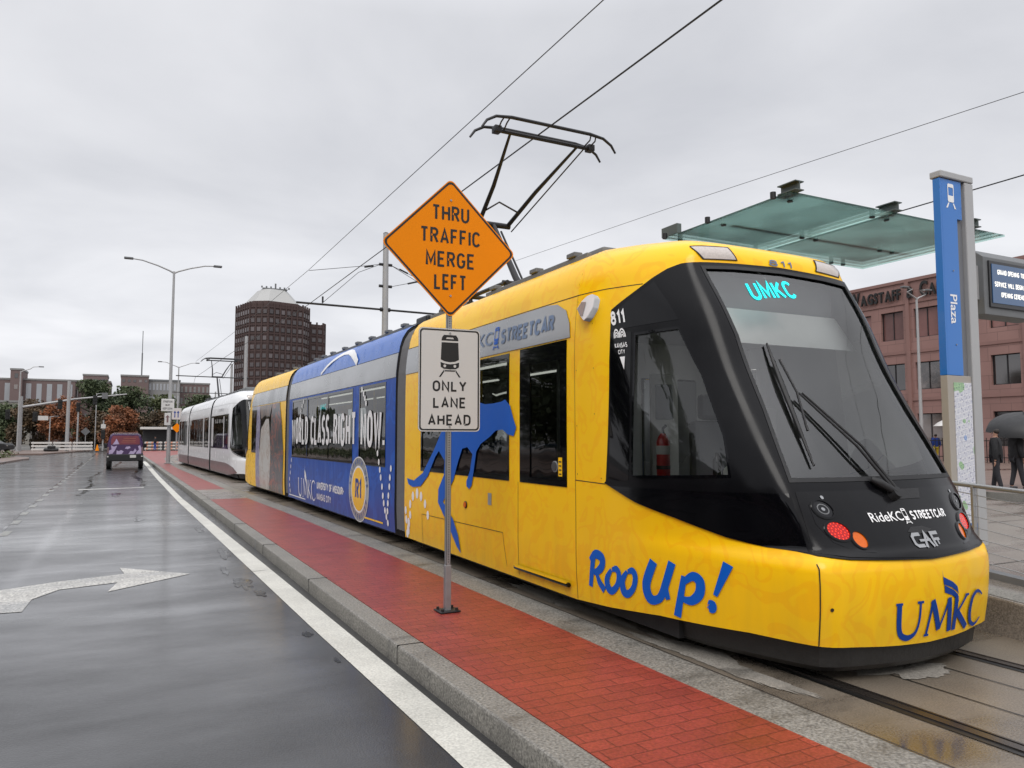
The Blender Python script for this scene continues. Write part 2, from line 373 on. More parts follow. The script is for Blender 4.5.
# roof: (v, side hw, side z, nose centre y, nose z)
RF=[(3.12,1.19,3.13,4.61,3.10),(3.24,1.12,3.245,4.68,3.19),(3.36,1.02,3.32,4.85,3.26),(3.50,.88,3.37,5.10,3.32),(3.80,.6,3.40,5.45,3.38),(4.40,0,3.41,5.8,3.41)]
LEV=[]
for z,p in LV: LEV.append((z,[(a,b,z) for a,b in p]))
_t=LV[-1][1]
for v,hw,zs,yc,zn in RF:
    k=hw/1.235; m=(5.8-yc)/(5.8-4.585)
    LEV.append((v,[(a*k,5.8-(5.8-b)*m,zs+(zn-zs)*min(1,TF[i]*1.6)) for i,(a,b) in enumerate(_t)]))
VMAX=4.40
def cr(p0,p1,p2,p3,t0,t1,t2,t3,t):
    # non-uniform hermite
    m1=[(b-a)/(t2-t0) if t2!=t0 else 0 for a,b in zip(p0,p2)]
    m2=[(b-a)/(t3-t1) if t3!=t1 else 0 for a,b in zip(p1,p3)]
    h=t2-t1; u=(t-t1)/h
    a=2*u**3-3*u*u+1;b=u**3-2*u*u+u;c=-2*u**3+3*u*u;d=u**3-u*u
    return [a*x+b*h*mx+c*y+d*h*my for x,mx,y,my in zip(p1,m1,p2,m2)]
def interp(ts,ps,t,sym=False):
    n=len(ts)
    if t<=ts[0]: return list(ps[0])
    if t>=ts[-1]: return list(ps[-1])
    i=0
    while ts[i+1]<t: i+=1
    if i==0: t0=ts[0]-1e-6-(ts[1]-ts[0]); p0=[2*a-b for a,b in zip(ps[0],ps[1])]
    else: t0=ts[i-1];p0=ps[i-1]
    if i+2<n: t3=ts[i+2];p3=ps[i+2]
    else:
        t3=2*ts[-1]-ts[-2]
        p3=[-ps[-2][0]]+list(ps[-2][1:]) if sym else [2*a-b for a,b in zip(ps[-1],ps[-2])]
    return cr(p0,ps[i],ps[i+1],p3,t0,ts[i],ts[i+1],t3,t)
VS=[l[0] for l in LEV]
_rc={}
def row(v):
    k=round(v,5)
    if k not in _rc:
        _rc[k]=[interp(VS,[l[1][i] for l in LEV],v) for i in range(10)]
    return _rc[k]
def P(s,v):
    """s>0: metres behind YT on the side; 0..-LN round the nose to the centre; below -LN the far side"""
    mir=1
    if s<-LN: s=-2*LN-s; mir=-1
    r=row(v)
    if s>=0: h,y,z=r[0]; y+=s
    else: h,y,z=interp(TF,r,-s/LN,True)
    return (-h*mir,y,z)
# ---------------------------------------------------------------- curved body surface helpers
X1=[(0,0)]
MIRX=Matrix.Diagonal((-1,1,1,1))
class Surf:
    "a module's skin: (s, v) metres -> world, with offset along the outward normal"
    def __init__(s,xf,sign=1): s.xf=xf; s.sign=sign; s.n3=xf.to_3x3()
    def pn(s,a,b,off=0.):
        e=.012
        p=Vector(P(a,b))
        du=Vector(P(a+e,b))-Vector(P(a-e,b)); b2=min(b+e,VMAX); b1=max(b-e,.1)
        dv=Vector(P(a,b2))-Vector(P(a,b1)); n=-du.cross(dv)
        if n.length<1e-9: n=Vector((0,0,1))
        n.normalize()
        if off: p=p+n*off
        return s.xf@p,(s.n3@n).normalized()
def patch(surf,chunks,name,m,parent,off=0.,rim=0.,label=None):
    "chunks: list of (outlines, ds, dv); one smooth mesh on the skin; rim = thickness turned inwards"
    V=[];Nn=[];F=[]
    off0=off
    for ck in chunks:
        polys,dx,dy=ck[:3]; off=off0+(ck[3] if len(ck)>3 else 0)
        v2,f2,loops=tri(polys,dx,dy); b=len(V)
        for a,c in v2:
            p,n=surf.pn(a,c,off); V.append(p);Nn.append(n)
        for f in f2: F.append(tuple(i+b for i in (f[::-1] if surf.sign>0 else f)))
        if rim:
            for lp in loops:
                k=len(V)
                for a,c in lp:
                    p,n=surf.pn(a,c,off); q,_=surf.pn(a,c,off-rim); V+= [p,q]; Nn+=[n,n]
                L=len(lp)
                for i in range(L):
                    j=(i+1)%L; F.append((k+2*i,k+2*j,k+2*j+1,k+2*i+1))
    me=bpy.data.meshes.new(name); me.from_pydata([tuple(v) for v in V],[],F); me.materials.append(M[m] if isinstance(m,str) else m)
    me.polygons.foreach_set('use_smooth',[True]*len(F)); me.update()
    me.normals_split_custom_set_from_vertices([tuple(n) for n in Nn])
    o=newobj(name,me,parent,label)
    return o
def spatch(surf,polys,name,m,parent,off=.004,rim=0.,d=.1,label=None):
    return patch(surf,[(polys,d,d)],name,m,parent,off,rim,label)
def stext(surf,s,s0,v0,size,name,m,parent,wid=1,bold=0,space=1,slope=0,off=.005,maxe=.06,shear=0,width=None,rot=0):
    if width:
        w=textw(s,size,1,bold,space); wid=width/w
    V,F=text2d(s,size,wid,bold,space,maxe)
    vs=[];ns=[]
    for x,y in V:
        x=x+shear*y; x,y=x*math.cos(rot)-y*math.sin(rot),x*math.sin(rot)+y*math.cos(rot)
        p,n=surf.pn(s0-x,v0+y+slope*x,off); vs.append(tuple(p)); ns.append(tuple(n))
    me=bpy.data.meshes.new(name); me.from_pydata(vs,[],F if surf.sign>0 else [f[::-1] for f in F]); me.materials.append(M[m]); me.update()
    me.polygons.foreach_set('use_smooth',[True]*len(F)); me.normals_split_custom_set_from_vertices(ns)
    return newobj(name,me,parent)
ms=lambda s:-2*LN-s
mp=lambda poly:[(ms(a),b) for a,b in poly]
BOT=[(4.7,.16),(0,.16),(-.5,.19),(-1.13,.245),(-1.9,.265),(-2.4,.252),(-3.0,.222),(-LN,.215)]
SCREEN=[(-LN,3.0),(-2.82,2.985),(-2.49,2.965),(-2.545,2.37),(-2.52,1.795),(-2.476,1.44),(-2.455,1.285)]
SCREEN=SCREEN+[(ms(a),b) for a,b in SCREEN[::-1]][:-1]
MASKL=[(-LN,3.04),(-2.83,3.02),(-2.45,3.0),(-2.30,2.997),(-2.06,2.965),(-1.787,2.903),(-1.44,2.808),(-.984,2.685),(-.83,2.25),(-.68,1.70),(-.551,1.229),(-.522,1.214),(-.961,1.096),(-1.37,1.009),(-1.785,.904),(-2.06,.859),(-2.346,.828),(-2.6,.80),(-LN,.775)]
MASK=MASKL+[(ms(a),b) for a,b in MASKL[::-1]][1:-1]
CABWIN=[(-1.335,2.455),(-1.975,2.465),(-2.095,2.07),(-2.095,1.6),(-2.01,1.31),(-.97,1.27),(-1.15,1.9)]
UPWIN=[(-.98,2.63),(-1.42,2.77),(-1.80,2.87),(-1.92,2.68),(-2.0,2.52),(-.95,2.50)]
def inset(poly,d):
    "shrink an outline by d (metres)"
    n=len(poly); A=sum(poly[i][0]*poly[(i+1)%n][1]-poly[(i+1)%n][0]*poly[i][1] for i in range(n)); sg=1 if A>0 else -1; out=[]
    for i in range(n):
        a=Vector(poly[i-1]);b=Vector(poly[i]);c=Vector(poly[(i+1)%n])
        e1=(b-a).normalized();e2=(c-b).normalized(); n1=Vector((-e1.y,e1.x))*sg;n2=Vector((-e2.y,e2.x))*sg
        m=(n1+n2); m=m/max(.3,m.dot(n1)) if m.length>1e-6 else n1; p=b+m*d; out.append((p.x,p.y))
    return out
def rect(a,b,c,d): return [(a,c),(b,c),(b,d),(a,d)]
DOORGL=rect(.24,.84,1.2,2.33); DOORFR=rect(.13,1.06,1.142,2.5)
W2=rect(1.31,4.02,1.14,2.49)
def section(surf,y,k=1.,dz=0,vs=None,drop=.0):
    "closed-ish loop of skin points at local y (near side up over the roof to the far side)"
    vs=vs or [.2,.5,.9,1.3,1.8,2.3,2.6,2.85,3.0,3.12,3.24,3.36,3.5,3.8,4.4]
    a=[]
    for v in vs:
        h,_,z=P(1,v); a.append((h,z))   # P(1,v) gives x=-h
    near=[Vector((h*k,y,.9+(z-.9)*k+dz if z>.9 else z)) for h,z in a]; far=[Vector((-p.x,p.y,p.z)) for p in near[::-1]]
    return [surf.xf@p for p in near+far[1:]]
def loft(loops,name,m,parent,close=True,ends=False,smooth=False):
    mb=MB(); n=len(loops[0]); vs=[p for l in loops for p in l]; fs=[]
    for i in range(len(loops)-1):
        for k in range(n if close else n-1):
            a=i*n+k;b=i*n+(k+1)%n; fs.append((a,b,b+n,a+n))
    if ends: fs+= [tuple(range(n)),tuple(range((len(loops)-1)*n,len(loops)*n))]
    mb.add(vs,fs,smooth); return mb.build(name,m,parent)
def lbox(xf,parent,name,m,*a,b=0,label=None):
    mb=MB()
    mb.bbox(*a,b,m=xf) if b else mb.box(*a,m=xf)
    return mb.build(name,m,parent,label)
def cab_module(T,xf,sc,front=True):
    """a cab-end module. T = parent thing, xf = local (nose at y 3.1, joint at y 10.5) -> world, sc = colour scheme"""
    sg=1 if xf.to_3x3().determinant()>0 else -1
    S=Surf(xf,sg); SF=Surf(xf@MIRX,-sg)     # near side / far side of the straight part
    hole=[SCREEN,CABWIN,mp(CABWIN)]
    nose=[(0,.16)]+BOT[2:]+[(ms(a),b) for a,b in BOT[2:-1][::-1]]+[(ms(0),.16),(ms(0),4.4),(0,4.4)]
    # the vehicle skin
    near=S; patch_holes=[DOORGL,inset(W2,.05)]
    V=[]
    body=patch(S,[([nose]+hole,.08,.08),([rect(0,4.7,.16,3.0)]+patch_holes,.4,.25),([rect(0,4.7,3.0,4.4)],.4,.09)],'body_shell',sc['body'],T)
    patch(SF,[([rect(0,4.7,.16,3.0)]+patch_holes,.4,.25),([rect(0,4.7,3.0,4.4)],.4,.09)],'body_side',sc['body'],T)
    # black front mask
    spatch(S,[MASK]+hole,'front_mask','pillar',T,.010,.010,.045)
    for A in ([0,1] if front==1 else [0]):
        q=(lambda p:p) if A==0 else mp
        spatch(S,[q(UPWIN)],'quarter_light','gloss_black',T,.013,.003,.06)
        spatch(S,[q([(-.60,1.235),(-.925,2.485),(-1.295,2.47),(-1.11,1.9),(-.93,1.25)])],'mask_strip','gloss_black',T,.013,.003,.06)
        spatch(S,[q([(-.60,1.195),(-.97,1.085),(-1.38,.998),(-1.79,.893),(-2.06,.85),(-2.335,.835),(-2.425,1.215)])],'lower_mask','gloss_black',T,.0135,.003,.045)
        spatch(S,[q([(a,b) for a,b in CABWIN]),q(inset(CABWIN,.022))],'window_frame','gloss_black',T,.0125,.004,.06)
        spatch(S,[q(inset(CABWIN,-.02))],'cab_window','cabglass',T,-.006,0,.08)
    spatch(S,[SCREEN,inset(SCREEN,.03)],'windscreen_seal','rubber',T,.014,.004,.06)
    spatch(S,[inset(SCREEN,-.02)],'windscreen',sc.get('screen','screen'),T,-.004,0,.08)
    NP=[(-2.465,1.225),(-2.37,.84),(-2.6,.812),(-LN,.787)]; NP=NP+[(ms(a),b) for a,b in NP[::-1]][1:]
    spatch(S,[NP],'nose_panel','nose_grey',T,.0135,.004,.045)
    # bumper ledge groove and seams
    for A in (0,1):
        q=(lambda p:p) if A==0 else mp
        spatch(S,[q(outline([(-2.382,.255),(-2.378,.75),(-2.355,.825)],.004))],'seam','line',T,.002,0,.1)
    sides=[S] if front!=1 else [S,SF]
    for K in sides:
        spatch(K,[DOORFR,DOORGL],'door_frame','gloss_black',T,.006,.006,.3)
        spatch(K,[inset(DOORGL,-.02)],'door_glass','glass',T,-.004,0,.3)
        spatch(K,[W2,inset(W2,.05)],'window_frame','gloss_black',T,.006,.006,.3)
        spatch(K,[inset(W2,.03)],'side_window','glass',T,-.004,0,.3)
        for pl in ([(-.02,.17),(-.02,2.89)],[(1.105,.2),(1.105,1.14)],[(1.105,2.505),(1.105,2.50)],[(-.02,1.215),(-.525,1.205)],[(4.7,2.895),(0,2.895),(-.9,2.887),(-1.60,2.868)]):
            if abs(pl[0][0]-pl[-1][0])+abs(pl[0][1]-pl[-1][1])>.02: spatch(K,[outline(subdiv(pl,.2,False),.0035)],'seam','line',T,.002,0,.2)
    if sc.get('silver'):
        spatch(S,[[(4.7,2.515),(.065,2.515),(.09,2.65),(.17,2.78),(.35,2.865),(.55,2.885),(4.7,2.885)]],'roofline_panel',sc['silver'],T,.007,.005,.09)
    # lights
    for A in (0,1):
        fx=(lambda s:s) if A==0 else ms
        o=spatch(S,[[(fx(a),b) for a,b in outline([(-2.52,1.14),(-2.50,1.02),(-2.545,.915),(-2.66,.855),(-2.82,.835)],[.010,.016,.018,.014,.005])]],'lamp_recess','gloss_black',T,.0155,0,.04)
        for s_,v_,rs,rv,mt,nm in [(-2.600,1.11,.070,.055,'clear_lens','headlight'),(-2.612,.97,.080,.058,sc.get('tail','red_lens'),'tail_light'),(-2.735,.912,.052,.052,sc.get('amber','amber_lens'),'indicator_light')]:
            ring=spatch(S,[circ(fx(s_),v_,rs*1.18,rv*1.18),circ(fx(s_),v_,rs*.98,rv*.98)],nm,'gloss_black',T,.026,.013,.04)
            spatch(S,[circ(fx(s_),v_,rs,rv)],'lens',mt,ring,.0175,.002,.04)
            if nm=='headlight': spatch(S,[circ(fx(s_),v_,rs*.62,rv*.62),circ(fx(s_),v_,rs*.5,rv*.5)],'reflector_ring','rooftop',ring,.019,0,.05); spatch(S,[circ(fx(s_),v_,rs*.2,rv*.2,n=12)],'bulb','alu',ring,.020,0,.05)
            if nm=='tail_light' and front==1:
                mbp=[]
                for r_,n_ in ((.016,6),(.036,11),(.054,16)):
                    for k in range(n_): mbp.append(circ(fx(s_)+r_*1.25*math.cos(6.283*k/n_),v_+r_*.92*math.sin(6.283*k/n_),.0045,n=6))
                for pq in mbp[:]:
                    pass
                patch(S,[([pq],.05,.05) for pq in mbp],'led_dots','red_led',ring,.0190,0)
        spatch(S,[[(fx(a),b) for a,b in [(-2.40,3.18),(-2.77,3.20),(-2.84,3.065),(-2.54,3.045)]]],'roof_marker_lamp',sc.get('lampm','lampclear'),T,.006,.004,.05)
        spatch(S,[[(fx(a),b) for a,b in [(-2.385,3.19),(-2.78,3.21),(-2.855,3.057),(-2.53,3.035)]],[(fx(a),b) for a,b in [(-2.40,3.18),(-2.77,3.20),(-2.84,3.065),(-2.54,3.045)]]],'lamp_rim','line',T,.007,.004,.05)
    # skirt under the bumper (rubber), following the plan of the nose
    loops=[]
    for z,k in ((.26,.86),(.25,.93),(.10,.91),(.06,.87)):
        L=[]
        for i in range(49):
            s=-LN-(i/24-1)*LN*.74; x,y,_=P(s,.5); tt=abs(i/24-1); L.append(xf@Vector((x*(k-.10*tt**6),y+(1-k)*1.0,z)))
        loops.append(L)
    loft(loops,'bumper_skirt','skirt',T,close=False)
    lbox(xf,T,'underframe','rubber',-1.12,1.12,4.6,10.5,.08,.36)
    # inner walls, floor, ceiling
    lbox(xf,T,'floor','cabindark',-1.15,1.15,5.4,10.48,.36,.42)
    lbox(xf,T,'ceiling','cabinlight',-1.15,1.15,5.3,10.48,2.56,2.62)
    for x in (-.55,.55): lbox(xf,T,'light_strip','tube',x-.02,x+.02,6.5,10.3,2.535,2.557)
    lbox(xf,T,'cab_fill_light','cabfill',-.1,.5,5.5,5.62,2.535,2.558)  # added glowing panel, no real fitting: brightens the cab behind the windscreen
    # cab: partition, desk, sign header, blind, seat
    mb=MB(); mb.box(-1.22,-.25,6.2,6.25,.42,2.56,m=xf); mb.box(.45,1.22,6.2,6.25,.42,2.56,m=xf); mb.box(-.25,.45,6.2,6.25,2.2,2.56,m=xf); mb.box(-.25,.45,6.2,6.24,.42,1.1,m=xf)
    mb.build('cab_partition','cabinlight',T)
    lbox(xf,T,'partition_door','silver',-.24,.44,6.17,6.195,1.12,2.18)
    lbox(xf,T,'equipment_locker','cabinlight',.62,1.1,5.7,6.15,.42,1.9,b=.02)
    desk=[(-.84,3.92),(-.6,3.84),(0,3.78),(.6,3.84),(.84,3.92),(1.12,4.4),(1.16,4.75),(.5,4.45),(-.5,4.45),(-1.16,4.75),(-1.12,4.4)]
    MB().prism(desk,.5,1.27,m=xf).build('control_desk','cabindark',T)
    lbox(xf,T,'sign_header','header',-.82,.82,4.74,5.1,2.66,2.96,b=.02)
    mb=MB(); mb.quad(*[tuple(xf@Vector(p)) for p in [(-.83,4.73,2.68),(.83,4.73,2.68),(.86,4.53,2.36),(-.86,4.53,2.36)]]); mb.build('sun_blind','blind',T)
    mb=MB(); mb.bbox(-.28,.28,4.95,5.45,.85,.98,.04,m=xf); mb.bbox(-.26,.26,5.38,5.5,.95,1.75,.05,m=xf); mb.bbox(-.15,.15,5.4,5.5,1.76,2.0,.04,m=xf); mb.box(-.06,.06,5.1,5.25,.42,.86,m=xf)
    mb.build('driver_seat','cabindark',T)
    # passenger seats and poles
    for y in (7.0,7.85,8.7,9.5):
        for x0,x1 in ((-1.12,-.3),(.3,1.12)):
            mb=MB(); mb.bbox(x0,x1,y,y+.42,.78,.88,.03,m=xf); mb.bbox(x0,x1,y+.38,y+.46,.85,1.5,.03,m=xf); mb.box(x0+.1,x1-.1,y+.1,y+.3,.42,.78,m=xf)
            mb.build('passenger_seat','seatblue',T)
    for x,y in ((-.35,6.6),(.35,8.3),(-.35,9.9),(.35,6.9)):
        MB().tube([xf@Vector((x,y,.42)),xf@Vector((x,y,2.56))],.018).build('handrail','pole_yellow',T)
    # module end wall
    L=section(S,10.49)
    mb=MB(); 
    inner=[xf@Vector(((xf.inverted()@p).x*.62,10.49,.6+((xf.inverted()@p).z-.2)*.62)) for p in L]
    loft([L,inner],'end_wall','rubber',T,close=True)
    return S
def bellows(T,Sa,ya,Sb,yb,n=5,k0=.975,k1=.93):
    La=section(Sa,ya);Lb=section(Sb,yb); loops=[]
    N=2*n
    for i in range(N+1):
        t=i/N; k=k0 if i%2==0 else k1
        l=[a.lerp(b,t) for a,b in zip(La,Lb)]; c=(l[0]+l[-1])/2; c.z=1.7
        loops.append([Vector((c.x+(p.x-c.x)*k,c.y+(p.y-c.y)*k,c.z+(p.z-c.z)*(k if p.z>c.z else .99))) for p in l])
    loft(loops,'bellows',M['bellow'],T,close=True,smooth=False)
M['bellow']=mat('bellows fabric',(.13,.13,.135),.65,var=.2,vs=20)
PILLARS=[(.47,1.91),(2.33,4.1),(4.13,5.9),(5.96,7.5)]
def mid_module(T,xf,sc,Lm=7.9,wins=PILLARS):
    "a plain middle module; local y runs 0..Lm (stored as s)"
    sg=1; f=xf@Matrix.Translation((0,-5.8,0)); S=Surf(f,1); SF=Surf(f@MIRX,-1)
    W=[rect(a,b,1.14 if 0<i<3 else 1.14,2.46) for i,(a,b) in enumerate(wins)]
    for K in (S,SF):
        patch(K,[([rect(0,Lm,.16,2.88)]+[inset(w,.0) for w in W],.5,.12)],'body_side',sc['body'],T)
        patch(K,[([rect(0,Lm,2.88,4.4)],.5,.09)],'roof_side',sc['roof'],T)
        fr=rect(wins[0][0]-.02,wins[-1][1]+.02,1.10,2.5)
        for w in W:
            spatch(K,[inset(w,-.012),inset(w,.035)],'window_frame','gloss_black',T,.005,.005,.4)
            spatch(K,[inset(w,-.01)],'side_window','glass',T,-.004,0,.4)
        patch(K,[([rect(0,Lm,2.512,2.884)],.5,.06)],'roofline_panel',sc['silver'] or 'silver',T,.007,.005)
        spatch(K,[rect(0,Lm,2.888,2.896)],'seam','line',T,.004,0,.5)
    m=f
    lbox(m,T,'floor','cabindark',-1.2,1.2,5.82,5.78+Lm,.36,.42)
    lbox(m,T,'ceiling','cabinlight',-1.15,1.15,5.82,5.78+Lm,2.56,2.62)
    lbox(m,T,'underframe','rubber',-1.12,1.12,5.85,5.75+Lm,.08,.36)
    for x in (-.55,.55): lbox(m,T,'light_strip','tube',x-.02,x+.02,6,5.6+Lm,2.535,2.557)
    for y in (6.6,7.6,9.4,10.6,11.8):
        for x0,x1 in ((-1.12,-.3),(.3,1.12)):
            mb=MB(); mb.bbox(x0,x1,y,y+.42,.78,.88,.03,m=m); mb.bbox(x0,x1,y+.38,y+.46,.85,1.5,.03,m=m); mb.box(x0+.1,x1-.1,y+.1,y+.3,.42,.78,m=m); mb.build('passenger_seat','seatblue',T)
    for x,y in ((-.35,6.6),(.35,8.3),(-.35,9.9),(.35,12)): MB().tube([m@Vector((x,y,.42)),m@Vector((x,y,2.56))],.018).build('handrail','pole_yellow',T)
    for yy in (5.81,5.79+Lm):
        L=section(S,yy); inner=[f@Vector(((f.inverted()@p).x*.62,yy,.6+((f.inverted()@p).z-.2)*.62)) for p in L]
        loft([L,inner],'end_wall','rubber',T)
    return S
def pantograph(T,xf,yb,hz=5.735,sgn=1):
    "single-arm pantograph on the roof: base at y=yb, knee further back, head over yb-.6"
    q=lambda x,y,z: xf@Vector((x,y,z))
    b=MB()
    for x in (-.55,.55):
        b.tube([q(x,yb-.6,3.62),q(x,yb+.7,3.62)],.03)
    for y in (yb-.55,yb+.6): b.tube([q(-.6,y,3.62),q(.6,y,3.62)],.03)
    for x in (-.55,.55):
        for y in (yb-.55,yb+.6): b.tube([q(x,y,3.44),q(x,y,3.50),q(x,y,3.51),q(x,y,3.55),q(x,y,3.56),q(x,y,3.60)],[.03,.03,.05,.05,.03,.03],10)
    pb=b.build('pantograph_base','darksteel',T)
    ky=yb+1.0*sgn; kz=4.86
    a=MB(); a.tube([q(0,yb,3.64),q(0,yb+.25*sgn,3.9),q(0,ky,kz)],[.055,.048,.038],12); a.tube([q(.16,yb+.12*sgn,3.62),q(.12,ky-.03,kz-.1)],.016)
    a.tube([q(-.28,ky,kz),q(.28,ky,kz)],.045,10); a.build('lower_arm','darksteel',T)
    hy=yb-.62*sgn
    u=MB()
    for x in (-1,1): u.tube([q(x*.24,ky,kz),q(x*.34,ky+(hy-ky)*.45,kz+(hz-.12-kz)*.45),q(x*.52,hy,hz-.12)],[.034,.03,.018],10)
    u.tube([q(.30,ky-.02,kz-.08),q(.62,hy,hz-.14)],.010,6)
    u.tube([q(-.28,ky-.28*sgn,kz+.1),q(-.1,ky-.42*sgn,kz+.22),q(.28,ky-.34*sgn,kz+.12)],.014,6)
    u.build('upper_arm','darksteel',T)
    h=MB()
    for dy in (-.19,.19):
        pts=[(-1.02,-.20),(-.95,-.10),(-.82,-.025),(-.6,0),(0,.0),(.6,0),(.82,-.025),(.95,-.10),(1.02,-.20)]
        h.tube([q(x,hy+dy,hz+z) for x,z in pts],[.014,.018,.02,.024,.024,.024,.02,.018,.014],8)
    h.tube([q(-.74,hy,hz-.12),q(.74,hy,hz-.12)],.03,8)
    for x in (-.7,-.62,.62,.7):
        for dy in (-.19,.19): h.tube([q(x,hy+dy,hz-.01),q(x*1.03,hy+dy*.7,hz-.06),q(x,hy,hz-.11)],.010,6)
    for x in (-.72,.72): h.bbox(x-.05,x+.05,hy-.06,hy+.06,hz-.16,hz-.07,.01,m=xf)
    h.build('collector_head','darksteel',T)
def roof_kit(T,xf,y0,y1,n=3,zb=3.34,seed=1,side=.86):
    r=random.Random(seed); 
    for sx in (-1,1):
        mb=MB(); mb.bbox(sx*side-.03,sx*side+.03,y0,y1,3.33,3.40,.01,m=xf)
        y=y0+.2
        while y<y1-.3:
            mb.bbox(sx*side-.05,sx*side+.05,y,y+.16,3.40,3.45,.01,m=xf); y+=.75+.35*r.random()
        mb.build('roof_rail','rooftop',T)
    y=y0+.3
    for k in range(n):
        l=(y1-y0-.6)/n*.8
        mb=MB(); w=.50+.12*r.random(); h=.12+.09*r.random()
        mb.bbox(-w,w,y,y+l,zb,zb+h,.03,m=xf)
        for i in range(int(l/.14)): mb.box(-w+.06,w-.06,y+.06+i*.14,y+.11+i*.14,zb+h,zb+h+.012,m=xf)
        for i in range(3): mb.tube([xf@Vector((-w-.12,y+.2+i*l/3,zb+.02)),xf@Vector((-w-.12,y+.2+i*l/3,zb+.10))],.03,8)
        mb.build('roof_equipment',['rooftop','darksteel','rooftop'][k%3],T); y+=(y1-y0-.6)/n
def wiper(T,S,xf):
    def q(s,v,o=.03): return S.pn(s,v,o)[0]
    w=MB()
    for ds in (0,.045): w.tube([q(-3.24-ds*.6,1.19,.05),q(-3.08-ds,1.50,.07),q(-2.83-ds*.6,1.90,.05)],[.013,.010,.008],8)
    ar=w.build('wiper','rubber',T)
    b=MB(); b.tube([q(-2.774,2.305,.022),q(-2.745,1.95,.030),q(-2.705,1.39,.020)],[.008,.022,.008],6); b.tube([q(-2.80,2.16,.05),q(-2.815,1.90,.055),q(-2.76,1.62,.05)],.010,6)
    b.build('wiper_blade','rubber',ar)
    c=MB(); c.tube([q(-3.24,1.185,.0),q(-3.24,1.185,.07)],[.05,.04],14); c.tube([q(-3.10,1.29,.03),q(-3.14,1.25,.05),q(-3.24,1.185,.05)],[.022,.03,.022],10)
    c.build('wiper_pivot','rubber',ar)
def sfdecal(surf,s,s0,v0,h,width,name,m,parent,wt=.09,off=.005,slope=0,d=.06,gap=.21):
    "stroke capitals on the curved skin"
    V=[];Nn=[];F=[]
    for loops,j in sfont(s,h,width,wt,gap):
        v2,f2,_=tri(loops,d); b=len(V)
        for x,y in v2:
            p,n=surf.pn(s0-x,v0+y+slope*x,off+.0005*j); V.append(p);Nn.append(n)
        F+=[tuple(i+b for i in (f if surf.sign>0 else f[::-1])) for f in f2]
    me=bpy.data.meshes.new(name); me.from_pydata([tuple(v) for v in V],[],F); me.materials.append(M[m]); me.polygons.foreach_set('use_smooth',[True]*len(F)); me.update()
    me.normals_split_custom_set_from_vertices([tuple(n) for n in Nn]); return newobj(name,me,parent)
# ---------------------------------------------------------------- the yellow and blue streetcar
def frame(x,y,a): return Matrix.Translation((x,y,0))@Matrix.Rotation(a,4,'Z')
def tramicon(surf,s0,v0,h,name,m,parent,cut,off=.005):
    "small streetcar symbol: body with a windscreen, lights and feet"
    w=h*.42; P2=[]
    body=rrect(-w/2,-h*.28,w/2,h*.5,w*.18)
    holes=[rrect(-w*.38,-h*.02,w*.38,h*.34,w*.08),circ(-w*.28,-h*.14,w*.09,n=10),circ(w*.28,-h*.14,w*.09,n=10),rrect(-w*.25,h*.39,w*.25,h*.45,.001)]
    legs=[[(-w*.45,-h*.32),(-w*.3,-h*.32),(-w*.55,-h*.5),(-w*.75,-h*.5)],[(w*.45,-h*.32),(w*.3,-h*.32),(w*.55,-h*.5),(w*.75,-h*.5)],[(-w*.5,-h*.38),(w*.5,-h*.38),(w*.55,-h*.42),(-w*.55,-h*.42)]]
    g=lambda pl:[(s0-x,v0+y) for x,y in pl]
    return patch(surf,[([g(body)]+[g(k) for k in holes],.1,.1)]+[([g(l)],.1,.1) for l in legs],name,m,parent,off,0)
T=thing('streetcar','yellow and blue wrapped streetcar stopped on the near track behind the orange sign','streetcar',(XC,3.1,0),0)
xf1=Matrix.Translation((XC,0,0))
SC1=dict(body='yellow',silver='silver',roof='roofyellow')
S1=cab_module(T,xf1,SC1,1)
a2=.0167; o2=(XC+.005,11.0); xf2=frame(o2[0],o2[1],a2)
SC2=dict(body='blue',silver='silver',roof='roofblue')
S2=mid_module(T,xf2,SC2)
e2=xf2@Vector((0,7.9,0)); a3=.038; 
st3=Vector((e2.x-.01,e2.y+.45,0)); R3=Matrix.Translation(st3)@Matrix.Rotation(a3,4,'Z')
xf3=R3@Matrix.Diagonal((1,-1,1,1))@Matrix.Translation((0,-10.5,0))
SC3=dict(body='roofyellow',silver='silver',roof='roofyellow',tail='clear_lens')
S3=cab_module(T,xf3,SC3,2)
bellows(T,S1,10.5,S2,5.8,4)
bellows(T,S2,5.8+7.9,S3,10.5,4)
# roof equipment, pantograph
roof_kit(T,xf1,6.1,8.45,2,3.385,1,.93); roof_kit(T,xf1,9.6,10.4,1,3.36,5,.93)
pantograph(T,xf1,9.25)
roof_kit(T,xf2@Matrix.Translation((0,-5.8,0)),6.2,13.4,5,3.35,3,.92)
roof_kit(T,xf3,7.2,10.2,2,3.32,6)
lbox(xf1,T,'roof_end_box','darksteel',-.8,.8,10.1,10.5,3.36,3.52,b=.03)
lbox(xf2,T,'roof_end_box','darksteel',-.8,.8,.02,.5,3.36,3.52,b=.03)
wiper(T,S1,xf1)
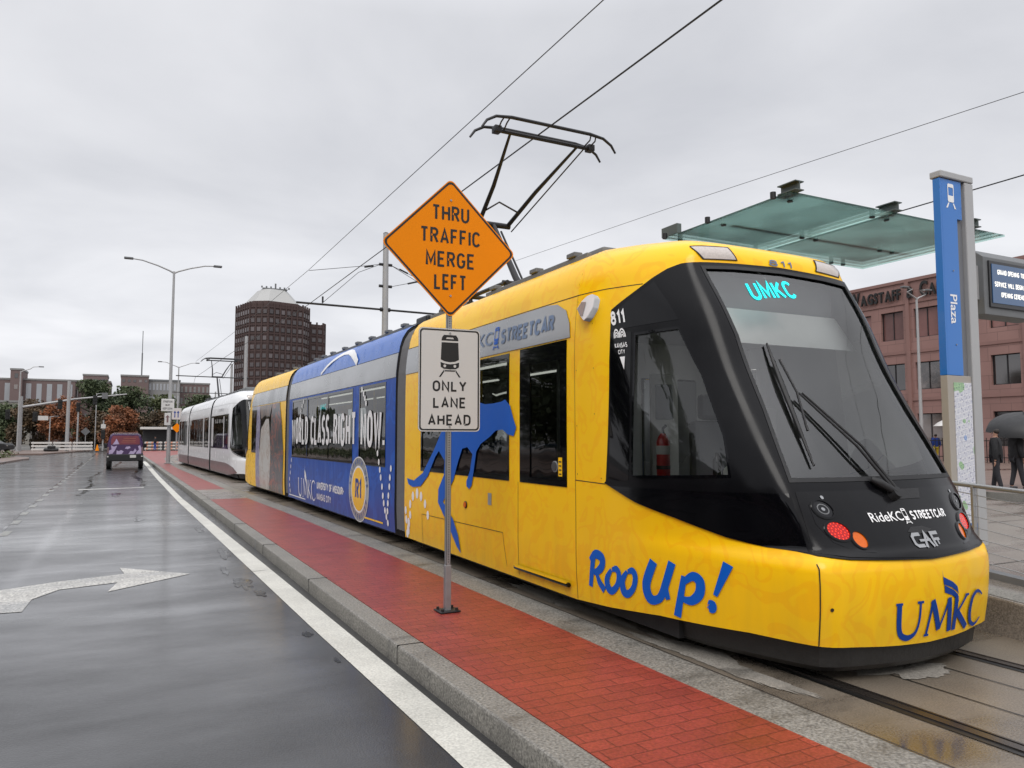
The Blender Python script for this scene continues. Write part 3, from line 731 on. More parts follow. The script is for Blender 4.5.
# step bar, camera pod, buttons
mb=MB(); p=lambda s,v,o=.03: S1.pn(s,v,o)[0]
mb.tube([p(1.14,.275,.025),p(.085,.272,.025)],.022,8); mb.build('door_step','gloss_black',T)
spatch(S1,[rect(.10,1.12,.283,.302)],'step_edge','roofyellow',T,.045,.03,.4)
pod=patch(S1,[([[(-.22,2.74),(-.36,2.80),(-.52,2.835),(-.66,2.84),(-.72,2.80),(-.66,2.72),(-.52,2.645),(-.42,2.62),(-.34,2.66)]],.03,.03)],'camera_pod','white',T,.065,.07)
spatch(S1,[[(-.24,2.735),(-.36,2.79),(-.50,2.78),(-.40,2.66),(-.33,2.67)]],'pod_lens','silver',pod,.07,0)
for s_,v_,r_,mt,nm in [(2.454,.80,.033,'amber_lens','side_marker_light'),(.339,1.323,.042,'silver','door_button')]:
    o=spatch(S1,[circ(s_,v_,r_*1.25)],nm,'silver' if nm=='door_button' else 'line',T,.012,.01); spatch(S1,[circ(s_,v_,r_)],'lens',mt if nm!='door_button' else 'cabindark',o,.022,.01)
spatch(S1,[rect(1.74,1.83,.85,.98)],'inspection_label','silver',T,.005)
o=spatch(S1,[rect(.205,.275,1.235,1.41)],'warning_sticker','roofyellow',T,.008); 
for k in range(4): spatch(S1,[rect(.217,.263,1.25+k*.038,1.262+k*.038)],'sticker_print','line',o,.0095)
for pl in ([(3.95,.555),(1.46,.585),(1.38,.24)],[(3.95,.555),(3.95,.18)]): spatch(S1,[outline(subdiv(pl,.3,False),.003)],'seam','line',T,.003)
for s_,v_ in [(-2.449,.495)]: spatch(S1,[circ(s_,v_,.012,n=10)],'bolt','line',T,.004)
for s_,v_ in [(-.5,2.6),(-.46,2.2),(-.42,1.8),(-.47,1.25),(-.06,2.83),(-.06,2.2),(-.06,1.7),(-.06,1.27)]: spatch(S1,[circ(s_,v_,.006,n=8)],'rivet','line',T,.003)
for s_,v_ in [(-2.645,1.185),(ms(-2.645),1.185)]: spatch(S1,[circ(s_,v_,.012,n=10)],'bolt','silver',T,.018)
# kick strip and vent on the nose panel
spatch(S1,[[(-3.22,1.222),(-3.27,1.155),(-3.50,1.155),(-3.54,1.222)]],'nose_vent','rubber',T,.017,.004)
spatch(S1,[[(-3.19,.945),(-3.24,.972),(-3.36,.975),(-3.45,.95),(-3.38,.932),(-3.25,.928)]],'badge_recess','rubber',T,.017,.003)
# writing on the cab
sfdecal(S1,'811',-1.10,2.605,.125,.26,'fleet_number','white_print',T,.11,.018)
sfdecal(S1,'811',-3.32,3.085,.07,.26,'lettering','grey_print',T,.10,.006)
stext(S1,'RideKC',-3.068,1.043,.085,'lettering','white_print',T,width=.30,bold=.006,off=.018)
tramicon(S1,-3.252,1.043,.10,'streetcar_symbol','white_print',T,'nose_grey',.018)
sfdecal(S1,'STREETCAR',-3.505,1.045,.058,.40,'lettering','white_print',T,.10,.018)
# maker badge in strokes
def strokes(surf,sts,s0,v0,sx,sy,name,m,parent,off=.005,d=.04,shear=0,slope=0,sm=True,wk=1.):
    ch=[]
    for pts,w in sts:
        if sm and len(pts)>3:
            ww=w if isinstance(w,list) else [w]*len(pts); q3=smooth([(a,b,c) for (a,b),c in zip(pts,ww)],5); pts=[(a,b) for a,b,c in q3]; w=[c*wk for a,b,c in q3]
        pl=outline([(x*sx+shear*y*sy,y*sy) for x,y in pts],w if isinstance(w,list) else w)
        ch.append(([[(s0-x,v0+y+slope*x) for x,y in pl]],d,d,.0004*len(ch)))
    return patch(surf,ch,name,m,parent,off,0)
CAFS=[([(.80,.95),(.18,.95),(.02,.78),(.02,.30),(.18,.12),(.80,.12)],.011),([(.92,-.02),(1.30,.98),(1.68,-.02)],.011),([(.55,.50),(1.62,.50)],.0075),([(1.90,-.02),(1.90,.95),(2.62,.95)],.011),([(1.90,.50),(2.55,.50)],.0085),([(2.28,.5),(2.28,.1)],.007)]
strokes(S1,CAFS,-3.195,.84,.108,.088,'maker_badge','silver',T,.020,sm=False)
# destination sign
sfdecal(S1,'UMKC',-3.09,2.80,.165,.50,'destination_sign','cyan',T,.085,.0,slope=.13)
# university lettering on the bumper (tapered roman capitals)
U=[([(0,1),(.02,.45),(.1,.12),(.32,0),(.55,.12),(.64,.45),(.64,1)],[.026,.026,.025,.024,.016,.012,.012]),
   ([(-.1,.99),(.1,.99)],.008),([(.54,.99),(.74,.99)],.008),
   ([(.92,0),(1.04,1)],.011),([(1.04,1),(1.36,.12)],.024),([(1.36,.12),(1.66,1)],.010),([(1.66,1),(1.78,0)],.024),
   ([(.84,.01),(1.0,.01)],.008),
   ([(1.96,0),(1.96,1.0)],.022),([(2.02,.5),(2.42,1)],.010),([(2.0,.56),(2.52,.0)],.023),([(2.33,.99),(2.5,.99)],.008),
   ([(3.28,.86),(3.1,.98),(2.9,1),(2.7,.85),(2.62,.5),(2.7,.16),(2.92,0),(3.12,.02),(3.3,.16)],[.008,.012,.016,.022,.026,.022,.016,.012,.008])]
strokes(S1,[(p_,w) for p_,w in U],-2.965,.268,.300,.235,'lettering','navy',T,.005,.04,wk=.82)
flame=lambda dx,dy,k: [(-3.50-dx+a*k,.50+dy+b*k) for a,b in [(.15,.20),(.135,.13),(-.02,.07),(-.10,.02),(-.13,-.06),(-.10,-.03),(.0,.02),(.13,.06)]]
patch(S1,[([flame(-.01,.055,.72)],.04,.04),([flame(.0,.0,.70)],.04,.04)],'emblem','navy',T,.005)
# brush lettering on the cab side
RO=[([(.02,.02),(.10,.98)],[.028,.034]),([(.0,.80),(.16,1.0),(.36,.92),(.38,.70),(.26,.52),(.12,.46)],[.02,.03,.032,.03,.026,.018]),([(.18,.52),(.30,.2),(.46,-.02)],[.018,.03,.032]),
    ([(.66,.62),(.54,.34),(.58,.08),(.70,.02),(.84,.22),(.88,.5),(.80,.66),(.68,.62)],[.014,.026,.03,.024,.022,.024,.022,.014]),
    ([(1.10,.64),(.98,.36),(1.02,.08),(1.14,.02),(1.28,.22),(1.32,.52),(1.24,.68),(1.12,.64)],[.014,.026,.03,.024,.022,.024,.022,.014]),
    ([(1.74,1.02),(1.60,.4),(1.68,.04),(1.84,.0),(1.98,.22),(2.14,1.04)],[.034,.036,.034,.026,.028,.03]),([(2.14,1.04),(2.02,.4),(2.1,.06)],[.026,.028,.022]),
    ([(2.40,.72),(2.30,-.34)],[.026,.034]),([(2.38,.55),(2.56,.74),(2.70,.62),(2.70,.32),(2.56,.12),(2.38,.14)],[.018,.026,.03,.032,.026,.016]),
    ([(3.16,1.12),(2.98,.32)],[.042,.018]),([(2.86,.12),(2.92,.08),(2.93,.0),(2.88,-.03)],[.018,.030,.030,.016])]
strokes(S1,RO,-.235,.312,.472,.285,'lettering','rooblue',T,.005,.05,shear=.08,slope=.055,wk=1.25)
# roofline lettering
stext(S1,'RideKC',2.22,2.695,.215,'lettering','grey_print',T,width=.95,bold=.01,off=.013)
tramicon(S1,1.64,2.69,.25,'streetcar_symbol','rooblue',T,'silver',.013)
sfdecal(S1,'STREETCAR',.945,2.69,.165,1.16,'lettering','grey_print',T,.115,.013,0,9)
# winged heart crest with KANSAS CITY
c0=(-1.10,2.345)
ch=[]
for r_,w_ in ((.085,.012),(.055,.010),(.027,.009)):
    for sx in (-1,1): ch.append(([[(c0[0]-x,c0[1]+.085+y) for x,y in outline([(sx*.052+math.cos(R(t))*r_*.6,math.sin(R(t))*r_*.85) for t in range(0,181,20)],w_*.6)]],.05,.05))
ch.append(([[(c0[0]-x,c0[1]-.10+y) for x,y in [(-.045,.02),(.045,.02),(0,-.09)]]],.05,.05))
patch(S1,ch,'crest','white_print',T,.018)
sfdecal(S1,'KANSAS',c0[0],c0[1]+.018,.042,.22,'lettering','white_print',T,.10,.018)
sfdecal(S1,'CITY',c0[0],c0[1]-.038,.038,.12,'lettering','white_print',T,.10,.018)
# large blue leaping silhouette, partly over the window
ROO=[(4.57,1.01),(4.28,.99),(3.92,1.11),(3.51,1.42),(3.24,1.66),(3.0,1.84),(2.6,1.99),(2.2,2.02),(1.9,1.97),(1.68,1.97),(1.49,1.98),(1.39,2.0),(1.27,1.93),(1.20,1.80),(1.13,1.70),(1.19,1.61),(1.33,1.63),(1.45,1.68),(1.62,1.67),(1.78,1.60),(2.02,1.52),(2.14,1.43),(2.20,1.24),(2.27,1.04),(2.34,.99),(2.42,1.02),(2.42,1.08),(2.32,1.2),(2.25,1.40),(2.40,1.48),(2.55,1.46),(2.68,1.3),(2.82,1.08),(3.02,.90),(3.17,.78),(3.02,.70),(2.84,.60),(2.68,.42),(2.62,.21),(2.74,.28),(2.92,.45),(3.12,.60),(3.34,.76),(3.33,.93),(3.14,1.12),(3.12,1.30),(3.32,1.42),(3.45,1.34),(3.72,1.08),(4.0,.93),(4.32,.90),(4.50,.93)]
spatch(S1,[ROO],'blue_silhouette','rooblue',T,.010,0,.3)
patch(S1,[([circ(a,b,.045*k,.06*k,n=12)],.3,.3) for a,b,k in [(4.43,.65,1),(4.32,.77,1.1),(4.15,.82,1.2),(3.99,.79,1.1),(3.83,.70,1),(3.72,.56,1),(4.43,.5,1),(4.5,.38,1.2),(4.53,.28,1.2),(4.60,.42,1),(4.62,.55,1),(4.58,.22,1)]],'white_dots','white_print',T,.005)
# ---- blue module writing
S2.o=0
Z=lambda v:v
sfdecal(S2,'WORLD CLASS.',5.64,1.745,.62,3.70,'lettering','white_print',T,.083,.012,0,9,gap=.36)
sfdecal(S2,'RIGHT NOW.',2.04,1.735,.62,3.14,'lettering','white_print',T,.083,.012,0,9,gap=.36)
strokes(S2,[(p_,w) for p_,w in U],6.68,.27,.50,.40,'lettering','white_print',T,.005,.5)
patch(S2,[([[(6.02-.22*a*k-.03+0,.70+dy+b*k) for a,b in [(-.6,.32),(-.5,.2),(.2,.1),(.5,.0),(.6,-.1),(.3,-.04),(-.3,.05),(-.55,.12)]]],.5,.5) for k,dy in ((.8,.02),(.7,-.06))],'emblem','white_print',T,.005)
sfdecal(S2,'UNIVERSITY OF MISSOURI-',3.86,.60,.15,2.1,'lettering','white_print',T,.10,.005,0,9)
sfdecal(S2,'KANSAS CITY',4.34,.37,.14,1.15,'lettering','white_print',T,.10,.005,0,9)
cx,cz=1.88,.70
rd=spatch(S2,[circ(cx,cz,.60,.56,40)],'round_badge','white_print',T,.006)
spatch(S2,[circ(cx,cz,.585,.545,40),circ(cx,cz,.44,.405,40)],'badge_ring','silver',rd,.0075)
spatch(S2,[circ(cx,cz,.40,.37,36)],'badge_disc','yellow',rd,.009)
sfdecal(S2,'R1',cx,cz,.36,.36,'lettering','navy',rd,.10,.0105,0,9)
V=[]
for word,a0,dirn in (('RESEARCH ONE',200,-1),('UNIVERSITY',220,1)):
    n=len(word)
    for i,chh in enumerate(word):
        if chh==' ': continue
        if dirn<0: an=R(170-i*160/(n-1)); rot=an-math.pi/2
        else: an=R(205+i*130/(n-1)); rot=an+math.pi/2
        stext(S2,chh,cx-.51*math.cos(an),cz+.475*math.sin(an),.11,'lettering','navy',rd,wid=.9,bold=.02,off=.010,maxe=9,rot=rot)
spatch(S2,[rect(.56,2.12,.235,.262)],'yellow_line','roofyellow',T,.006); spatch(S2,[rect(6.0,7.76,.215,.24)],'yellow_line','white_print',T,.006)
dl=[(.83,1.34),(.76,1.2),(.70,1.08),(.65,.96),(.58,.82),(.53,.68),(.48,.57),(.42,.46),(.36,.37),(.30,.28),(.16,1.12),(.2,.98),(.22,.84),(.26,.7),(.28,.58),(.30,.46),(7.55,.9),(7.6,.75),(7.65,.6),(7.65,.45),(7.6,.32),(7.5,1.05),(1.75,2.42),(1.65,2.34),(1.57,2.26),(1.5,2.17),(6.3,2.4),(6.45,2.3),(6.55,2.2),(6.6,2.08)]
patch(S2,[([circ(a,b,.04,.052,n=12)],.3,.3) for a,b in dl],'white_dots','white_print',T,.009)
arc=[(4.95,2.92),(4.6,3.04),(4.24,3.13),(3.8,3.2),(3.43,3.23),(3.1,3.21),(2.8,3.15),(2.5,3.05),(2.25,2.93)]
spatch(S2,[outline(arc,[.03,.035,.035,.04,.05,.055,.06,.06,.06])],'roof_arc','white_print',T,.006,0,.2)
spatch(S2,[rect(4.2,4.95,2.13,2.31)],'side_display','cabindark',T,-.02,.02)
sfdecal(S2,'UMKC',4.58,2.22,.12,.5,'destination_sign','cyan',T,.13,-.015,0,9)
# ---- rear cab: photo collage wrap built from coloured patches
M['w_purple']=wrapmat('wrap lilac',(.22,.2,.34),(.45,.42,.5),2.5,.6); M['w_white']=wrapmat('wrap pale',(.55,.53,.5),(.35,.22,.15),3,.5)
M['w_dark']=wrapmat('wrap dark',(.05,.05,.06),(.3,.09,.06),2.5,.8); M['w_brown']=wrapmat('wrap brown',(.14,.08,.05),(.03,.03,.04),2,.7)
S3n=Surf(xf3,S3.sign)
for pl,mt,nm in [([(4.5,.17),(4.55,1.2),(4.3,2.0),(4.0,2.49),(3.1,2.49),(2.9,1.7),(3.0,.9),(2.8,.17)],'w_dark','collage_figure'),([(2.9,.17),(3.0,1.2),(2.7,2.1),(2.3,2.1),(1.6,1.8),(1.4,1.0),(1.5,.17)],'w_white','collage_figure'),([(1.6,.17),(1.4,1.3),(1.5,2.0),(1.35,2.49),(.95,2.49),(.85,1.2),(.95,.17)],'w_purple','collage_figure'),([(3.1,2.49),(2.8,2.15),(2.2,2.2),(1.6,2.1),(1.36,2.49)],'w_brown','collage_figure')]:
    spatch(S3n,[pl],nm,mt,T,.011,0,.3)
# ---------------------------------------------------------------- things inside the cab
fe=thing('fire_extinguisher','red fire extinguisher with white label behind the cab side window','extinguisher',(3.86,4.90,1.27))
MB().tube([(3.86,4.90,1.27),(3.86,4.90,1.28),(3.86,4.90,1.56),(3.86,4.90,1.60),(3.86,4.90,1.63)],[.05,.055,.055,.04,.02],16).build('cylinder','red',fe)
MB().tube([(3.86,4.90,1.46),(3.86,4.90,1.53)],[.0565,.0565],16,cap=False).build('label','paper',fe)
MB().tube([(3.86,4.90,1.34),(3.86,4.90,1.37)],[.0565,.0565],16,cap=False).build('strap','black',fe)
MB().tube([(3.86,4.90,1.63),(3.86,4.90,1.67),(3.84,4.84,1.69)],.012,8).build('valve','black',fe)
tr=thing('paper_roll','white paper roll lying on the cab desk behind the side window','paper roll',(3.97,4.22,1.27))
MB().tube([(3.93,4.20,1.335),(4.06,4.28,1.335)],.062,18).build('roll','paper',tr)
MB().tube([(3.925,4.197,1.335),(3.931,4.201,1.335)],.024,12).build('core','cabindark',tr)
nb=thing('notice_board','pale notice board standing behind the cab side window','board',(4.05,5.15,1.27))
mb=MB(); mb.bbox(3.93,4.22,5.14,5.17,1.27,2.14,.01); mb.build('panel','paper',nb)
MB().bbox(3.97,4.15,5.125,5.138,1.75,2.05,.004).build('notice','silver',nb)
sy=thing('soap_bottle','dark bottle standing on the cab desk beside the paper roll','bottle',(4.02,4.45,1.27))
MB().tube([(4.02,4.45,1.27),(4.02,4.45,1.42),(4.02,4.45,1.45),(4.02,4.45,1.48)],[.035,.035,.014,.014],14).build('bottle','gloss_black',sy)
# ---------------------------------------------------------------- second streetcar (white)
W=thing('streetcar','white streetcar with a dark maroon skirt waiting behind the yellow and blue one','streetcar',(4.74,28.0,0),.042)
wf1=frame(4.74,28.0,.042)@Matrix.Translation((0,-3.1,0))
SW=dict(body='white',silver=None,roof='white',lampm='lampclear')
Q1=cab_module(W,wf1,SW,1)
e=wf1@Vector((0,10.95,0)); wf2=frame(e.x,e.y,.042)
Q2=mid_module(W,wf2,dict(body='white',silver='white',roof='white'))
e=wf2@Vector((0,8.35,0)); wf3=Matrix.Translation((e.x,e.y,0))@Matrix.Rotation(.042,4,'Z')@Matrix.Diagonal((1,-1,1,1))@Matrix.Translation((0,-10.5,0))
Q3=cab_module(W,wf3,SW,2)
bellows(W,Q1,10.5,Q2,5.8,4); bellows(W,Q2,5.8+7.9,Q3,10.5,4)
spatch(Q1,[[(4.7,.17),(-.2,.17),(-.9,.23),(-1.5,.28),(-1.1,.46),(-.3,.56),(.5,.60),(4.7,.60)]],'lower_stripe','maroon',W,.006,0,.2)
spatch(Q2,[rect(0,7.9,.17,.60)],'lower_stripe','maroon',W,.006,0,.4)
spatch(Surf(wf3,-1),[rect(0,4.7,.17,.60)],'lower_stripe','maroon',W,.006,0,.4)
spatch(Q1,[outline([(-.55,1.20),(-.95,1.06),(-1.4,.97),(-1.86,.885),(-2.2,.845),(-2.5,.82)],[.03,.035,.04,.045,.05,.05])],'silver_sweep','silver',W,.010,0,.1)
spatch(Q1,[rect(-.02,4.68,1.14,2.49),inset(rect(-.02,4.68,1.14,2.49),.06)],'window_band','gloss_black',W,.008,0,.3)
stext(Q1,'KC',-3.3,3.13,.09,'lettering','maroon',W,wid=1.6,bold=.02)
for s_,w_ in ((2.05,.5),): stext(Q1,'KC STREETCAR',s_,2.69,.17,'lettering','silver',W,width=1.3,maxe=9)
pantograph(W,wf2@Matrix.Translation((0,-5.8,0)),12.6,5.72)
for f_,a_,b_ in ((wf1,6.2,10.2),(wf2@Matrix.Translation((0,-5.8,0)),6.2,11.2)): roof_kit(W,f_,a_,b_,2,3.42,8)
# ---------------------------------------------------------------- ground
def lerp(tab,y):
    if y<=tab[0][0]: return tab[0][1]
    for (a,b),(c,d) in zip(tab,tab[1:]):
        if y<=c: return b+(d-b)*(y-a)/(c-a)
    return tab[-1][1]
CURBO=[(-12,2.02),(1,1.99),(3.2,1.93),(6,1.87),(12,1.80),(24.8,1.62),(40,1.36),(53,1.17),(70,.9),(88,.8),(97,.8)]
CURBI=[(-12,2.22),(3.2,2.14),(6,2.08),(12,2.0),(24.8,1.82),(40,1.56),(53,1.38),(70,1.1),(88,1.0),(97,1.0)]
BRR=[(-12,3.28),(6,3.27),(9.7,3.21),(16,3.02),(20,2.82),(24.3,2.66),(34,2.42),(42,2.18),(50,2.1),(60,2.2),(64,2.4),(72,3.2),(80,4.6),(88,6.6),(97,10)]
def CEN(y): return lerp([(-12,4.87),(10,4.87),(14,4.83),(19.4,4.74),(27,4.60),(34,4.46),(42,4.12),(50,3.80),(58,3.70),(66,4.2),(74,5.3),(82,7.2),(90,10),(97,13.5)],y)
def ribbon(name,m,fa,fb,y0,y1,z,step=1.,z0=None,parent=None):
    mb=MB(); n=max(1,int((y1-y0)/step)); vs=[];fs=[]
    for i in range(n+1):
        y=y0+(y1-y0)*i/n; vs+=[(fa(y),y,z),(fb(y),y,z)]
    fs=[(2*i,2*i+1,2*i+3,2*i+2) for i in range(n)]
    if z0 is not None:
        k=len(vs); vs+=[(v[0],v[1],z0) for v in vs]
        fs+= [(2*i,2*i+2,2*i+2+k,2*i+k) for i in range(n)]+[(2*i+1,2*i+3,2*i+3+k,2*i+1+k) for i in range(n)]+[(0,1,1+k,k),(2*n,2*n+1,2*n+1+k,2*n+k)]
    mb.add(vs,fs); return mb.build(name,m,parent)
c_=lambda v:(lambda y:v)
t_=lambda tab,d=0:(lambda y:lerp(tab,y)+d)
def wet(name,base,wetness,puddle,scale=1.,streak=None,bump=.25,dark=.55,speck=.55,spec=.5,pr=.07,ss=90):
    "wet mineral surface: film of water with low roughness where it pools"
    m=bpy.data.materials.new(name); t=nt(m); N=t.nodes; L=t.links; b=N['Principled BSDF']; b.inputs['Specular IOR Level'].default_value=spec
    tc=N.new('ShaderNodeTexCoord')
    mp_=N.new('ShaderNodeMapping'); L.new(tc.outputs['Object'],mp_.inputs[0]); mp_.inputs['Scale'].default_value=(.35*scale,.9*scale,1)
    n1=N.new('ShaderNodeTexNoise'); n1.inputs['Scale'].default_value=1.0; n1.inputs['Detail'].default_value=7; n1.inputs['Roughness'].default_value=.6; n1.inputs['Distortion'].default_value=.4; L.new(mp_.outputs[0],n1.inputs['Vector'])
    r1=N.new('ShaderNodeMapRange'); r1.inputs[1].default_value=.5-puddle; r1.inputs[2].default_value=.66-puddle; L.new(n1.outputs['Fac'],r1.inputs[0])
    n2=N.new('ShaderNodeTexNoise'); n2.inputs['Scale'].default_value=ss; n2.inputs['Detail'].default_value=5; L.new(tc.outputs['Object'],n2.inputs['Vector'])
    n3=N.new('ShaderNodeTexNoise'); n3.inputs['Scale'].default_value=2.2; n3.inputs['Detail'].default_value=8; L.new(tc.outputs['Object'],n3.inputs['Vector'])
    cr_=N.new('ShaderNodeMix'); cr_.data_type='RGBA'; cr_.inputs[6].default_value=[x*.7 for x in base]+[1]; cr_.inputs[7].default_value=[x*1.3 for x in base]+[1]; L.new(n3.outputs['Fac'],cr_.inputs[0])
    sp=N.new('ShaderNodeMix'); sp.data_type='RGBA'; sp.blend_type='MULTIPLY'; sp.inputs[0].default_value=speck; L.new(cr_.outputs[2],sp.inputs[6])
    rr=N.new('ShaderNodeMapRange'); rr.inputs[1].default_value=.3; rr.inputs[2].default_value=.7; rr.inputs[3].default_value=.3; rr.inputs[4].default_value=1.8; L.new(n2.outputs['Fac'],rr.inputs[0]); L.new(rr.outputs[0],sp.inputs[7])
    if streak:
        m2_=N.new('ShaderNodeMapping'); L.new(tc.outputs['Object'],m2_.inputs[0]); m2_.inputs['Scale'].default_value=(.5,1.15,1); m2_.inputs['Rotation'].default_value=(0,0,R(-16))
        n5=N.new('ShaderNodeTexNoise'); n5.inputs['Scale'].default_value=1; n5.inputs['Detail'].default_value=8; n5.inputs['Roughness'].default_value=.62; L.new(m2_.outputs[0],n5.inputs['Vector'])
        r5=N.new('ShaderNodeMapRange'); r5.inputs[1].default_value=.38; r5.inputs[2].default_value=.66; L.new(n5.outputs['Fac'],r5.inputs[0])
        sx=N.new('ShaderNodeSeparateXYZ'); L.new(tc.outputs['Object'],sx.inputs[0])
        tot=None
        for c_x,wd,am in ((-1.2,.17,.75),(.55,.35,.35),(-4.4,.4,.4)):
            a1=N.new('ShaderNodeMath'); a1.operation='SUBTRACT'; L.new(sx.outputs[0],a1.inputs[0]); a1.inputs[1].default_value=c_x
            a2_=N.new('ShaderNodeMath'); a2_.operation='ABSOLUTE'; L.new(a1.outputs[0],a2_.inputs[0])
            a3_=N.new('ShaderNodeMapRange'); a3_.interpolation_type='SMOOTHSTEP'; a3_.inputs[1].default_value=0; a3_.inputs[2].default_value=wd; a3_.inputs[3].default_value=am; a3_.inputs[4].default_value=0; L.new(a2_.outputs[0],a3_.inputs[0])
            if tot is None: tot=a3_
            else:
                a4=N.new('ShaderNodeMath'); a4.operation='ADD'; L.new(tot.outputs[0],a4.inputs[0]); L.new(a3_.outputs[0],a4.inputs[1]); tot=a4
        tm=N.new('ShaderNodeMath'); tm.operation='MULTIPLY'; L.new(tot.outputs[0],tm.inputs[0]); L.new(n1.outputs['Fac'],tm.inputs[1])
        a5=N.new('ShaderNodeMath'); a5.operation='ADD'; a5.use_clamp=True; L.new(tm.outputs[0],a5.inputs[0]); L.new(r5.outputs[0],a5.inputs[1])
        s5=N.new('ShaderNodeMapRange'); s5.inputs[3].default_value=.45; s5.inputs[4].default_value=1.0; L.new(a5.outputs[0],s5.inputs[0]); L.new(s5.outputs[0],b.inputs['Coat Weight']); b.inputs['Coat Roughness'].default_value=.14; b.inputs['Coat IOR'].default_value=1.38
        n6=N.new('ShaderNodeTexNoise'); n6.inputs['Scale'].default_value=14; n6.inputs['Detail'].default_value=4; L.new(tc.outputs['Object'],n6.inputs['Vector']); b6=N.new('ShaderNodeBump'); b6.inputs['Strength'].default_value=.18; b6.inputs['Distance'].default_value=.004; L.new(n6.outputs['Fac'],b6.inputs['Height']); L.new(b6.outputs[0],b.inputs['Coat Normal'])
        r1=a5 if False else r1
        q5=N.new('ShaderNodeMix'); q5.data_type='RGBA'; L.new(a5.outputs[0],q5.inputs[0]); L.new(sp.outputs[2],q5.inputs[6]); q5.inputs[7].default_value=(base[0]*1.25,base[1]*1.25,base[2]*1.25,1); sp=q5
    dk=N.new('ShaderNodeMix'); dk.data_type='RGBA'; dk.blend_type='MULTIPLY'; L.new(r1.outputs[0],dk.inputs[0]); L.new(sp.outputs[2],dk.inputs[6]); dk.inputs[7].default_value=(dark,dark,dark,1)
    L.new(dk.outputs[2],b.inputs['Base Color'])
    ro=N.new('ShaderNodeMapRange'); ro.inputs[3].default_value=wetness; ro.inputs[4].default_value=pr; L.new(r1.outputs[0],ro.inputs[0]); L.new(ro.outputs[0],b.inputs['Roughness'])
    bp=N.new('ShaderNodeBump'); bp.inputs['Distance'].default_value=.006
    bs=N.new('ShaderNodeMapRange'); bs.inputs[3].default_value=bump; bs.inputs[4].default_value=bump*.12; L.new(r1.outputs[0],bs.inputs[0]); L.new(bs.outputs[0],bp.inputs['Strength'])
    L.new(n2.outputs['Fac'],bp.inputs['Height']); L.new(bp.outputs[0],b.inputs['Normal'])
    return m,(N,L,b,tc,bp,dk,ro,r1)
M['asphalt'],_=wet('wet asphalt',(.021,.021,.022),.42,.05,.5,streak=1,bump=.8,speck=1,spec=.45,pr=.26,ss=85,dark=.75)
M['concrete'],_=wet('wet concrete',(.165,.138,.108),.34,.02,1.3,bump=.3,dark=.5,spec=.8,pr=.12)
M['kerb'],_=wet('kerb concrete',(.19,.18,.16),.55,-.03,2.5,bump=1.2,dark=.5,speck=.75,ss=60,pr=.35)
M['walk'],_=wet('pavement concrete',(.21,.185,.16),.30,.0,.8,bump=.3,dark=.7)
M['farpav'],_=wet('far pavement',(.16,.11,.09),.5,.0,.5,bump=.2,dark=.7)
M['roadpaint'],_=wet('road paint',(.54,.53,.48),.5,-.10,3,bump=.5,dark=.8,speck=.28,ss=60)
# worn arrow paint
M['dimpaint'],_=wet('dim road paint',(.22,.22,.20),.4,.0,1.6,bump=.4,dark=.6,speck=.6,ss=60,spec=.6)
M['wornpaint'],_=wet('worn road paint',(.42,.41,.38),.4,.0,1.6,bump=.4,dark=.55,speck=1,ss=40,spec=.7)
_m=M['wornpaint']; _N=_m.node_tree.nodes; _L=_m.node_tree.links; _b5=_N['Principled BSDF']; _src=_b5.inputs['Base Color'].links[0].from_socket
_n=_N.new('ShaderNodeTexNoise'); _n.inputs['Scale'].default_value=7; _n.inputs['Detail'].default_value=9; _n.inputs['Roughness'].default_value=.7; _t=_N.new('ShaderNodeTexCoord'); _L.new(_t.outputs['Object'],_n.inputs['Vector'])
_r=_N.new('ShaderNodeMapRange'); _r.inputs[1].default_value=.50; _r.inputs[2].default_value=.62; _r.inputs[4].default_value=.2; _L.new(_n.outputs['Fac'],_r.inputs[0])
_x=_N.new('ShaderNodeMix'); _x.data_type='RGBA'; _L.new(_r.outputs[0],_x.inputs[0]); _L.new(_src,_x.inputs[6]); _x.inputs[7].default_value=(.06,.06,.058,1); _L.new(_x.outputs[2],_b5.inputs['Base Color'])
M['seal'],_=wet('crack sealant',(.008,.008,.009),.22,.1,3,bump=.1)
def brickmat():
    m,(N,L,b,tc,bp,dk,ro,r1)=wet('red stamped brick',(.275,.042,.031),.38,-.06,1.2,bump=.3,dark=.9,spec=.5,pr=.3,speck=.4,ss=60)
    mp_=N.new('ShaderNodeMapping'); mp_.inputs['Rotation'].default_value=(0,0,R(0)); L.new(tc.outputs['Object'],mp_.inputs[0])
    br=N.new('ShaderNodeTexBrick'); br.inputs['Scale'].default_value=1; br.inputs['Brick Width'].default_value=.23; br.inputs['Row Height'].default_value=.115; br.inputs['Mortar Size'].default_value=.0055; br.inputs['Mortar Smooth'].default_value=.4
    L.new(mp_.outputs[0],br.inputs['Vector']); br.inputs['Color1'].default_value=(1,1,1,1); br.inputs['Color2'].default_value=(.80,.78,.80,1); br.inputs['Mortar'].default_value=(.52,.45,.45,1)
    mx=N.new('ShaderNodeMix'); mx.data_type='RGBA'; mx.blend_type='MULTIPLY'; mx.inputs[0].default_value=1
    L.new(dk.outputs[2],mx.inputs[6]); L.new(br.outputs['Color'],mx.inputs[7]); L.new(mx.outputs[2],b.inputs['Base Color'])
    b2=N.new('ShaderNodeBump'); b2.inputs['Strength'].default_value=.7; b2.inputs['Distance'].default_value=.004; b2.invert=True
    L.new(br.outputs['Fac'],b2.inputs['Height']); L.new(bp.outputs[0],b2.inputs['Normal']); L.new(b2.outputs[0],b.inputs['Normal'])
    return m
M['brick']=brickmat()
M['earth'],_=wet('distant ground',(.07,.065,.055),.6,0,.3)
